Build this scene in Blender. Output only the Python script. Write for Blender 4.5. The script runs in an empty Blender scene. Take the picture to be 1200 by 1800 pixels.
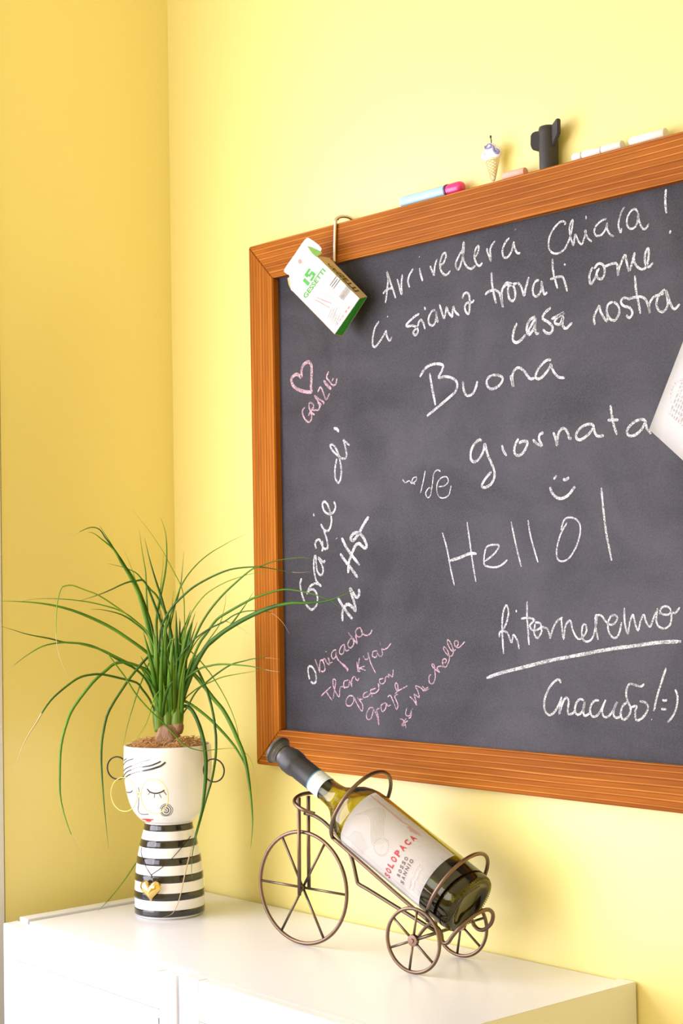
import bpy, bmesh, math, random
from mathutils import Vector, Matrix
random.seed(7)
C = bpy.context.scene.collection
S = bpy.context.scene
PI = math.pi
# ------------------------------------------------------------------ camera
cd = bpy.data.cameras.new('camera'); cam = bpy.data.objects.new('camera', cd); C.objects.link(cam)
cd.sensor_fit = 'VERTICAL'; cd.sensor_height = 36.0; cd.lens = 36.0*2886.02/1800.0
R0 = Vector((0.65767, 0.75309, -0.01805)); R1 = Vector((-0.04303, 0.01364, -0.99898)); R2 = Vector((-0.75207, 0.65778, 0.04138))
rm = Matrix((R0, -R1, -R2)).transposed().to_4x4(); rm.translation = Vector((1.973, -1.4, 1.3348)); cam.matrix_world = rm
cd.clip_start = 0.05
S.camera = cam
# ------------------------------------------------------------------ world, daylight, exposure
wd = bpy.data.worlds.new('world'); S.world = wd; wd.use_nodes = True
wb = wd.node_tree.nodes['Background']; wb.inputs[0].default_value = (0.8, 0.9, 1.0, 1); wb.inputs[1].default_value = 1.0
def area(name, loc, direction, sx, sy, power, col):
    l = bpy.data.lights.new(name, 'AREA'); l.shape = 'RECTANGLE'; l.size = sx; l.size_y = sy; l.energy = power; l.color = col
    o = bpy.data.objects.new(name, l); C.objects.link(o); o.location = loc
    o.rotation_euler = Vector(direction).to_track_quat('-Z', 'Z').to_euler(); return o
area('window_daylight_front', (0.55, -3.9, 1.75), (0.05, 1, -0.05), 1.9, 1.5, 35, (0.96, 0.90, 1.0))
area('window_daylight_left', (-0.06, -1.05, 1.35), (1, 0.25, -0.05), 1.1, 1.9, 38, (0.96, 0.90, 1.0))
S.view_settings.view_transform = 'Standard'; S.view_settings.look = 'None'; S.view_settings.gamma = 1.0
S.view_settings.use_curve_mapping = False; S.view_settings.exposure = 0.08
# ------------------------------------------------------------------ helpers
def tag(o, label, cat, group=None):
    o['label'] = label; o['category'] = cat
    if group: o['group'] = group
    return o
def thing(name, label, cat, loc=(0, 0, 0), rz=0, group=None):
    o = bpy.data.objects.new(name, None); C.objects.link(o); o.location = loc; o.rotation_euler = (0, 0, rz); o.empty_display_size = .02
    return tag(o, label, cat, group)
def obj(name, bm, m, parent=None, smooth=False, label=None, kind=None):
    me = bpy.data.meshes.new(name)
    if isinstance(bm, tuple): me.from_pydata(bm[0], [], bm[1])
    else: bm.to_mesh(me); bm.free()
    me.update()
    if m: me.materials.append(m)
    if smooth:
        for p in me.polygons: p.use_smooth = True
    o = bpy.data.objects.new(name, me); C.objects.link(o)
    if parent: o.parent = parent
    if label: o['label'] = label
    if kind: o['kind'] = kind
    return o
def autos(o, deg=40):
    me = o.data
    for p in me.polygons: p.use_smooth = True
    me.set_sharp_from_angle(angle=math.radians(deg)); return o
def bx(bm, x0, x1, y0, y1, z0, z1):
    v = [bm.verts.new(p) for p in ((x0,y0,z0),(x1,y0,z0),(x1,y1,z0),(x0,y1,z0),(x0,y0,z1),(x1,y0,z1),(x1,y1,z1),(x0,y1,z1))]
    for f in ((0,3,2,1),(4,5,6,7),(0,1,5,4),(1,2,6,5),(2,3,7,6),(3,0,4,7)): bm.faces.new([v[i] for i in f])
    return v
def box(x0, x1, y0, y1, z0, z1, bev=0.0):
    bm = bmesh.new(); bx(bm, x0, x1, y0, y1, z0, z1)
    if bev: bmesh.ops.bevel(bm, geom=bm.edges[:], offset=bev, segments=2, affect='EDGES')
    return bm
def prism(bm, A, B):
    """two matching loops of points joined into a closed solid"""
    a = [bm.verts.new(p) for p in A]; b = [bm.verts.new(p) for p in B]; n = len(a)
    fs = [bm.faces.new(a[::-1]), bm.faces.new(b)]
    for i in range(n): fs.append(bm.faces.new((a[i], a[(i+1) % n], b[(i+1) % n], b[i])))
    bmesh.ops.recalc_face_normals(bm, faces=fs); return bm
def spline(P, n=4):
    P = [Vector(p) for p in P]
    if len(P) < 3: return P
    E = [2*P[0]-P[1]] + P + [2*P[-1]-P[-2]]; Q = []
    for i in range(1, len(E)-2):
        a, b, c, d = E[i-1:i+3]
        for k in range(n):
            t = k/n; Q.append(.5*((2*b)+(c-a)*t+(2*a-5*b+4*c-d)*t*t+(3*b-a-3*c+d)*t**3))
    Q.append(P[-1]); return Q
def tube(bm, P, r, seg=8, closed=False, caps=True):
    P = [Vector(p) for p in P]; n = len(P); rings = []
    up = None
    for i, p in enumerate(P):
        if closed: T = (P[(i+1) % n]-P[i-1]).normalized()
        else: T = (P[min(i+1, n-1)]-P[max(i-1, 0)]).normalized()
        if up is None:
            up = T.orthogonal().normalized()
        else:
            up = (up - T*up.dot(T)); up = up.normalized() if up.length > 1e-6 else T.orthogonal().normalized()
        B = T.cross(up); rr = r[i] if isinstance(r, (list, tuple)) else r
        rings.append([bm.verts.new(p + (up*math.cos(2*PI*k/seg)+B*math.sin(2*PI*k/seg))*rr) for k in range(seg)])
    m = n if closed else n-1
    for i in range(m):
        a, b = rings[i], rings[(i+1) % n]
        off = 0
        if closed and i == n-1:
            off = min(range(seg), key=lambda o: (a[0].co-b[o].co).length)
        for k in range(seg): bm.faces.new((a[k], a[(k+1) % seg], b[(k+1+off) % seg], b[(k+off) % seg]))
    if caps and not closed: bm.faces.new(rings[0][::-1]); bm.faces.new(rings[-1])
    return bm
def ntube(P, r, seg=8, closed=False, sm=4):
    if sm and len(P) > 2 and not closed: P = spline(P, sm)
    return tube(bmesh.new(), P, r, seg, closed)
def lathe(bm, prof, seg=64, axis=None, closed=False):
    """prof: (radius, height); axis = (origin, dir, e1, e2)"""
    O_, d, e1, e2 = axis or (Vector((0,0,0)), Vector((0,0,1)), Vector((1,0,0)), Vector((0,1,0)))
    rings = []
    for r, h in prof:
        if r < 1e-6: rings.append([bm.verts.new(O_+d*h)])
        else: rings.append([bm.verts.new(O_+d*h+(e1*math.cos(2*PI*k/seg)+e2*math.sin(2*PI*k/seg))*r) for k in range(seg)])
    L = list(zip(rings, rings[1:] + rings[:1])) if closed else list(zip(rings, rings[1:]))
    fs = []
    for a, b in L:
        if len(a) == 1 and len(b) == 1: continue
        for k in range(seg):
            k2 = (k+1) % seg
            if len(a) == 1: fs.append(bm.faces.new((a[0], b[k2], b[k])))
            elif len(b) == 1: fs.append(bm.faces.new((a[k], a[k2], b[0])))
            else: fs.append(bm.faces.new((a[k], a[k2], b[k2], b[k])))
    bmesh.ops.recalc_face_normals(bm, faces=fs)
    return bm
def ball(bm, c, r, sc=(1,1,1), seg=16):
    bmesh.ops.create_uvsphere(bm, u_segments=seg, v_segments=max(6, seg//2), radius=r, matrix=Matrix.Translation(c) @ Matrix.Diagonal((*sc, 1)))
    return bm
# ------------------------------------------------------------------ materials
def mat(name, col, rough=.5, metal=0., bump=None, var=None, coat=0., trans=0., ior=1.5, spec=None, scale_vec=None, sheen=0):
    m = bpy.data.materials.new(name); m.use_nodes = True; nt = m.node_tree; b = nt.nodes['Principled BSDF']
    b.inputs['Base Color'].default_value = (*col, 1); b.inputs['Roughness'].default_value = rough; b.inputs['Metallic'].default_value = metal
    b.inputs['Coat Weight'].default_value = coat; b.inputs['Coat Roughness'].default_value = .35 if name == 'yellow_wall_paint' else .03; b.inputs['Transmission Weight'].default_value = trans; b.inputs['IOR'].default_value = ior
    if spec is not None: b.inputs['Specular IOR Level'].default_value = spec
    tc = nt.nodes.new('ShaderNodeTexCoord'); mp = nt.nodes.new('ShaderNodeMapping'); nt.links.new(tc.outputs['Object'], mp.inputs[0])
    if scale_vec: mp.inputs['Scale'].default_value = scale_vec
    if var:
        sc, amt, c2 = var
        n = nt.nodes.new('ShaderNodeTexNoise'); n.inputs['Scale'].default_value = sc; n.inputs['Detail'].default_value = 6; nt.links.new(mp.outputs[0], n.inputs['Vector'])
        r = nt.nodes.new('ShaderNodeMapRange'); r.inputs[1].default_value = .35; r.inputs[2].default_value = .7; r.inputs[3].default_value = 0; r.inputs[4].default_value = amt
        nt.links.new(n.outputs[0], r.inputs[0])
        mx = nt.nodes.new('ShaderNodeMix'); mx.data_type = 'RGBA'; mx.inputs['A'].default_value = (*col, 1); mx.inputs['B'].default_value = (*c2, 1)
        nt.links.new(r.outputs[0], mx.inputs['Factor']); nt.links.new(mx.outputs['Result'], b.inputs['Base Color'])
    if bump:
        sc, st, dist = bump
        n = nt.nodes.new('ShaderNodeTexNoise'); n.inputs['Scale'].default_value = sc; n.inputs['Detail'].default_value = 5; nt.links.new(mp.outputs[0], n.inputs['Vector'])
        bn = nt.nodes.new('ShaderNodeBump'); bn.inputs['Strength'].default_value = st; bn.inputs['Distance'].default_value = dist
        nt.links.new(n.outputs[0], bn.inputs['Height']); nt.links.new(bn.outputs[0], b.inputs['Normal'])
    return m
def wood(name, vertical):
    """orange-stained softwood with proud growth lines running along the member"""
    m = mat(name, (.6, .2, .04), .55, spec=.1); nt = m.node_tree; b = nt.nodes['Principled BSDF']; L = nt.links.new
    tc = nt.nodes.new('ShaderNodeTexCoord'); mp = nt.nodes.new('ShaderNodeMapping'); L(tc.outputs['Object'], mp.inputs[0])
    s = (22, 22, .9) if vertical else (.9, 22, 22)
    mp.inputs['Scale'].default_value = s
    n = nt.nodes.new('ShaderNodeTexNoise'); n.inputs['Scale'].default_value = 1.6; n.inputs['Detail'].default_value = 4; n.inputs['Distortion'].default_value = .3; L(mp.outputs[0], n.inputs['Vector'])
    # growth-ring bands: sawtooth across the width bent by the noise
    w = nt.nodes.new('ShaderNodeTexWave'); w.wave_type = 'BANDS'; w.bands_direction = 'X' if vertical else 'Z'; w.wave_profile = 'SAW'
    w.inputs['Scale'].default_value = 46 if not vertical else 52; w.inputs['Distortion'].default_value = 4.2; w.inputs['Detail'].default_value = 2.5; w.inputs['Detail Scale'].default_value = .7
    mp2 = nt.nodes.new('ShaderNodeMapping'); mp2.inputs['Scale'].default_value = (1, 1, .05) if vertical else (.05, 1, 1); L(tc.outputs['Object'], mp2.inputs[0]); L(mp2.outputs[0], w.inputs['Vector'])
    cr = nt.nodes.new('ShaderNodeValToRGB'); e = cr.color_ramp.elements
    e[0].position = 0; e[0].color = (.39, .128, .014, 1); e[1].position = 1; e[1].color = (.60, .25, .04, 1)
    x = e.new(.55); x.color = (.44, .145, .016, 1); x = e.new(.80); x.color = (.30, .078, .009, 1); x = e.new(.86); x.color = (.78, .38, .085, 1); x = e.new(.92); x.color = (.56, .21, .03, 1)
    L(w.outputs['Fac'], cr.inputs[0])
    cr2 = nt.nodes.new('ShaderNodeValToRGB'); e = cr2.color_ramp.elements; e[0].position = .3; e[0].color = (.58, .46, .38, 1); e[1].position = .65; e[1].color = (1.0, .96, .90, 1); L(n.outputs[0], cr2.inputs[0])
    n2 = nt.nodes.new('ShaderNodeTexNoise'); n2.inputs['Scale'].default_value = 14; n2.inputs['Detail'].default_value = 8; L(mp.outputs[0], n2.inputs['Vector'])
    cr3 = nt.nodes.new('ShaderNodeValToRGB'); e = cr3.color_ramp.elements; e[0].position = .35; e[0].color = (.72, .66, .6, 1); e[1].position = .6; e[1].color = (1, 1, 1, 1); L(n2.outputs[0], cr3.inputs[0])
    m1 = nt.nodes.new('ShaderNodeMix'); m1.data_type = 'RGBA'; m1.blend_type = 'MULTIPLY'; m1.inputs['Factor'].default_value = .75; L(cr.outputs[0], m1.inputs['A']); L(cr2.outputs[0], m1.inputs['B'])
    m2 = nt.nodes.new('ShaderNodeMix'); m2.data_type = 'RGBA'; m2.blend_type = 'MULTIPLY'; m2.inputs['Factor'].default_value = .7; L(m1.outputs['Result'], m2.inputs['A']); L(cr3.outputs[0], m2.inputs['B'])
    L(m2.outputs['Result'], b.inputs['Base Color'])
    bn = nt.nodes.new('ShaderNodeBump'); bn.inputs['Strength'].default_value = .5; bn.inputs['Distance'].default_value = .0012; L(w.outputs['Fac'], bn.inputs['Height']); L(bn.outputs[0], b.inputs['Normal'])
    return m
def chalkmat(name, col):
    m = mat(name, col, .9); nt = m.node_tree; L = nt.links.new
    tc = nt.nodes.new('ShaderNodeTexCoord'); n = nt.nodes.new('ShaderNodeTexNoise'); n.inputs['Scale'].default_value = 1100; n.inputs['Detail'].default_value = 3; L(tc.outputs['Object'], n.inputs['Vector'])
    n3 = nt.nodes.new('ShaderNodeTexNoise'); n3.inputs['Scale'].default_value = 90; L(tc.outputs['Object'], n3.inputs['Vector'])
    ad = nt.nodes.new('ShaderNodeMath'); ad.operation = 'MULTIPLY_ADD'; L(n3.outputs[0], ad.inputs[0]); ad.inputs[1].default_value = .5; L(n.outputs[0], ad.inputs[2])
    r = nt.nodes.new('ShaderNodeMapRange'); r.inputs[1].default_value = .66; r.inputs[2].default_value = .86; L(ad.outputs[0], r.inputs[0])
    r.inputs[3].default_value = .22
    tr = nt.nodes.new('ShaderNodeBsdfTransparent'); mx = nt.nodes.new('ShaderNodeMixShader'); out = nt.nodes['Material Output']
    L(r.outputs[0], mx.inputs[0]); L(tr.outputs[0], mx.inputs[1]); L(nt.nodes['Principled BSDF'].outputs[0], mx.inputs[2]); L(mx.outputs[0], out.inputs['Surface'])
    return m
WALL = (.93, .812, .30)
M = dict(
 wall=mat('yellow_wall_paint', WALL, .45, coat=.8, bump=(60, .12, .002), var=(2.2, .25, (.91, .80, .25))),
 white=mat('white_lacquer', (.79, .795, .82), .3, bump=(40, .04, .001), var=(8, .15, (.76, .765, .79))),
 ceil=mat('ceiling_white', (.88, .87, .84), .8, bump=(60, .1, .002)),
 floor=mat('floor_wood', (.55, .45, .34), .5, bump=(30, .1, .002), var=(4, .6, (.45, .35, .25)), scale_vec=(1, 8, 1)),
 wood_h=wood('stained_wood_along', False), wood_v=wood('stained_wood_upright', True),
 chalk_w=chalkmat('white_chalk', (.80, .80, .84)), chalk_p=chalkmat('pink_chalk', (.70, .47, .55)),
 bronze=mat('brushed_bronze', (.16, .115, .085), .36, 1.0, bump=(300, .1, .0004), var=(18, .8, (.28, .17, .12))),
 bronze_d=mat('dark_bronze', (.13, .10, .075), .36, 1.0, var=(25, .7, (.24, .17, .12))),
 ceramic=mat('white_glazed_ceramic', (.90, .90, .92), .12, coat=.6, var=(6, .2, (.87, .86, .87))),
 black_glaze=mat('black_glaze', (.012, .012, .013), .12, coat=.6, bump=(20, .02, .001)),
 ink=mat('black_paint', (.02, .02, .022), .35, var=(60, .8, (.10, .10, .11))),
 gold=mat('polished_gold', (.85, .60, .20), .12, 1.0, bump=(60, .08, .002)),
 goldw=mat('gold_wire', (.80, .58, .18), .3, .9, bump=(200, .05, .0004)),
 blackwire=mat('black_wire', (.02, .018, .015), .45, .2, bump=(200, .1, .0005)),
 red=mat('red_print', (.55, .06, .04), .5, var=(90, .6, (.65, .12, .08))),
 soil=mat('coconut_fibre', (.48, .25, .09), .9, bump=(400, .6, .001), var=(120, .9, (.72, .45, .2))),
 bulb=mat('tan_bulb_skin', (.46, .29, .18), .8, bump=(160, 1.0, .004), var=(70, 1.0, (.22, .11, .06)), scale_vec=(1, 1, .3)),
 capsule=mat('dark_grey_capsule', (.035, .032, .038), .42, bump=(80, .1, .0005)),
 steel=mat('grey_rubber_steel', (.12, .115, .11), .35, .4, bump=(200, .05, .0005)),
 band=mat('pale_blue_seal', (.62, .76, .80), .5, var=(300, .7, (.80, .84, .84))), bandw=mat('white_seal', (.82, .82, .80), .5, var=(500, .7, (.50, .60, .62))), bandb=mat('teal_edge', (.08, .24, .33), .5, bump=(100, .05, .0005)),
 label=mat('cream_label_paper', (.93, .90, .87), .65, bump=(250, .12, .0004), var=(40, .35, (.88, .845, .78))),
 lab_grey=mat('pale_grey_print', (.50, .47, .42), .7, var=(200, .6, (.6, .57, .52))), lab_red=mat('label_red_print', (.48, .035, .045), .6, var=(150, .5, (.56, .07, .07))),
 lab_dark=mat('label_dark_print', (.13, .08, .08), .6, var=(150, .5, (.2, .12, .12))), lab_rose=mat('label_rose_print', (.50, .30, .26), .6, var=(120, .6, (.6, .42, .36))), lab_pink=mat('label_pink_print', (.74, .60, .60), .6, var=(120, .6, (.78, .68, .66))),
 card=mat('white_carton', (.76, .745, .73), .55, bump=(120, .05, .0005), var=(30, .4, (.70, .68, .66))), kraft=mat('kraft_carton', (.60, .44, .20), .7, bump=(120, .1, .0005), var=(30, .5, (.68, .52, .30))),
 green=mat('green_carton', (.05, .42, .035), .5, bump=(120, .05, .0005)), greeni=mat('dull_green_carton', (.16, .34, .03), .6, bump=(120, .05, .0005)), olive=mat('olive_print', (.12, .11, .015), .6, bump=(120, .05, .0005)),
 lgrey=mat('grey_print', (.42, .41, .41), .6, var=(300, .6, (.6, .6, .6))), dgrey=mat('dark_print', (.12, .12, .12), .6, var=(300, .5, (.3, .3, .3))), rpink=mat('coral_print', (.75, .25, .22), .6, var=(200, .6, (.8, .5, .45))), bprint=mat('blue_print', (.45, .60, .66), .6, var=(200, .6, (.6, .7, .74))),
 marker=mat('pale_blue_plastic', (.36, .62, .78), .35, var=(30, .5, (.46, .68, .80)), bump=(60, .03, .0005)), magenta=mat('magenta_plastic', (.82, .04, .24), .25, coat=.3, bump=(60, .03, .0005)), purple=mat('dark_purple', (.10, .03, .12), .4, bump=(60, .03, .0005)),
 chalkstick=mat('chalk_stick', (.86, .84, .81), .95, bump=(300, .3, .0006), var=(60, .5, (.80, .78, .76))), chalkpink=mat('pink_chalk_stick', (.86, .44, .36), .95, bump=(300, .3, .0006), var=(60, .5, (.9, .55, .48))),
 rubber=mat('black_rubber', (.032, .030, .031), .55, bump=(200, .2, .0005)),
 wax=mat('white_wax', (.86, .83, .86), .4, bump=(100, .1, .0005), var=(60, .4, (.80, .76, .86))), waxp=mat('lilac_wax', (.72, .58, .80), .4, bump=(100, .1, .0005)), waxl=mat('blue_lilac_icing', (.27, .26, .55), .5, bump=(100, .1, .0005)), cone=mat('pale_yellow_wax', (.84, .74, .42), .5, bump=(100, .1, .0005), var=(80, .5, (.86, .8, .6))), conel=mat('ochre_line', (.62, .48, .14), .6, bump=(100, .1, .0005)),
 steelw=mat('bright_steel_wire', (.66, .60, .52), .28, 1.0, bump=(300, .05, .0005)),
 paper=mat('white_paper', (.95, .95, .97), .7, bump=(60, .05, .001)),
 wine=mat('dark_wine', (.006, .004, .003), .08, coat=.2, bump=(5, .02, .001)),
 dark=mat('shadow_gap_dark', (.05, .05, .05), .8, bump=(50, .1, .001)),
)
def glassmat():
    m = mat('olive_green_glass', (.80, .78, .20), .02, trans=1.0, ior=1.5); nt = m.node_tree
    b = nt.nodes['Principled BSDF']; b.inputs['Base Color'].default_value = (.56, .50, .045, 1)
    return m
M['glass'] = glassmat()
def boardmat():
    m = mat('slate_chalkboard', (.05, .048, .052), .6, spec=.32); nt = m.node_tree; b = nt.nodes['Principled BSDF']; L = nt.links.new
    tc = nt.nodes.new('ShaderNodeTexCoord')
    n = nt.nodes.new('ShaderNodeTexNoise'); n.inputs['Scale'].default_value = 620; n.inputs['Detail'].default_value = 3; L(tc.outputs['Object'], n.inputs['Vector'])
    n2 = nt.nodes.new('ShaderNodeTexNoise'); n2.inputs['Scale'].default_value = 7; n2.inputs['Detail'].default_value = 6; n2.inputs['Distortion'].default_value = .8; L(tc.outputs['Object'], n2.inputs['Vector'])
    mp = nt.nodes.new('ShaderNodeMapping'); mp.inputs['Scale'].default_value = (3, 1, 16); mp.inputs['Rotation'].default_value = (0, .35, 0); L(tc.outputs['Object'], mp.inputs[0])
    n3 = nt.nodes.new('ShaderNodeTexNoise'); n3.inputs['Scale'].default_value = 1.6; n3.inputs['Detail'].default_value = 5; L(mp.outputs[0], n3.inputs['Vector'])
    cr = nt.nodes.new('ShaderNodeValToRGB'); e = cr.color_ramp.elements; e[0].position = .48; e[0].color = (.012, .0115, .016, 1); e[1].position = .82; e[1].color = (.066, .064, .080, 1)
    a = nt.nodes.new('ShaderNodeMath'); a.operation = 'MULTIPLY_ADD'; L(n2.outputs[0], a.inputs[0]); a.inputs[1].default_value = .62
    c = nt.nodes.new('ShaderNodeMath'); c.operation = 'MULTIPLY'; L(n.outputs[0], c.inputs[0]); c.inputs[1].default_value = .45; L(c.outputs[0], a.inputs[2])
    d = nt.nodes.new('ShaderNodeMath'); d.operation = 'MULTIPLY_ADD'; L(n3.outputs[0], d.inputs[0]); d.inputs[1].default_value = .2; L(a.outputs[0], d.inputs[2])
    L(d.outputs[0], cr.inputs[0]); L(cr.outputs[0], b.inputs['Base Color'])
    bn = nt.nodes.new('ShaderNodeBump'); bn.inputs['Strength'].default_value = .15; bn.inputs['Distance'].default_value = .0005; L(n.outputs[0], bn.inputs['Height']); L(bn.outputs[0], b.inputs['Normal'])
    return m
M['board'] = boardmat()
def leafmat(name, c1, c2, tr=.35):
    m = mat(name, c1, .42, var=(25, 1.0, c2), bump=(300, .1, .0003)); nt = m.node_tree; b = nt.nodes['Principled BSDF']; L = nt.links.new
    t = nt.nodes.new('ShaderNodeBsdfTranslucent'); src = b.inputs['Base Color'].links[0].from_socket; L(src, t.inputs[0])
    mx = nt.nodes.new('ShaderNodeMixShader'); mx.inputs[0].default_value = tr; L(b.outputs[0], mx.inputs[1]); L(t.outputs[0], mx.inputs[2]); L(mx.outputs[0], nt.nodes['Material Output'].inputs['Surface'])
    return m
M['leaf'] = [leafmat('leaf_green', (.09, .25, .012), (.18, .40, .025)), leafmat('leaf_dark', (.045, .14, .010), (.09, .25, .015)), leafmat('leaf_light', (.22, .42, .025), (.36, .56, .05)), leafmat('leaf_dry', (.62, .48, .26), (.72, .60, .36)), leafmat('leaf_sheath', (.10, .24, .02), (.36, .52, .08))]
for nd in M['leaf'][4].node_tree.nodes:
    if nd.type == 'MAPPING': nd.inputs['Scale'].default_value = (18, 18, .8)
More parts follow.
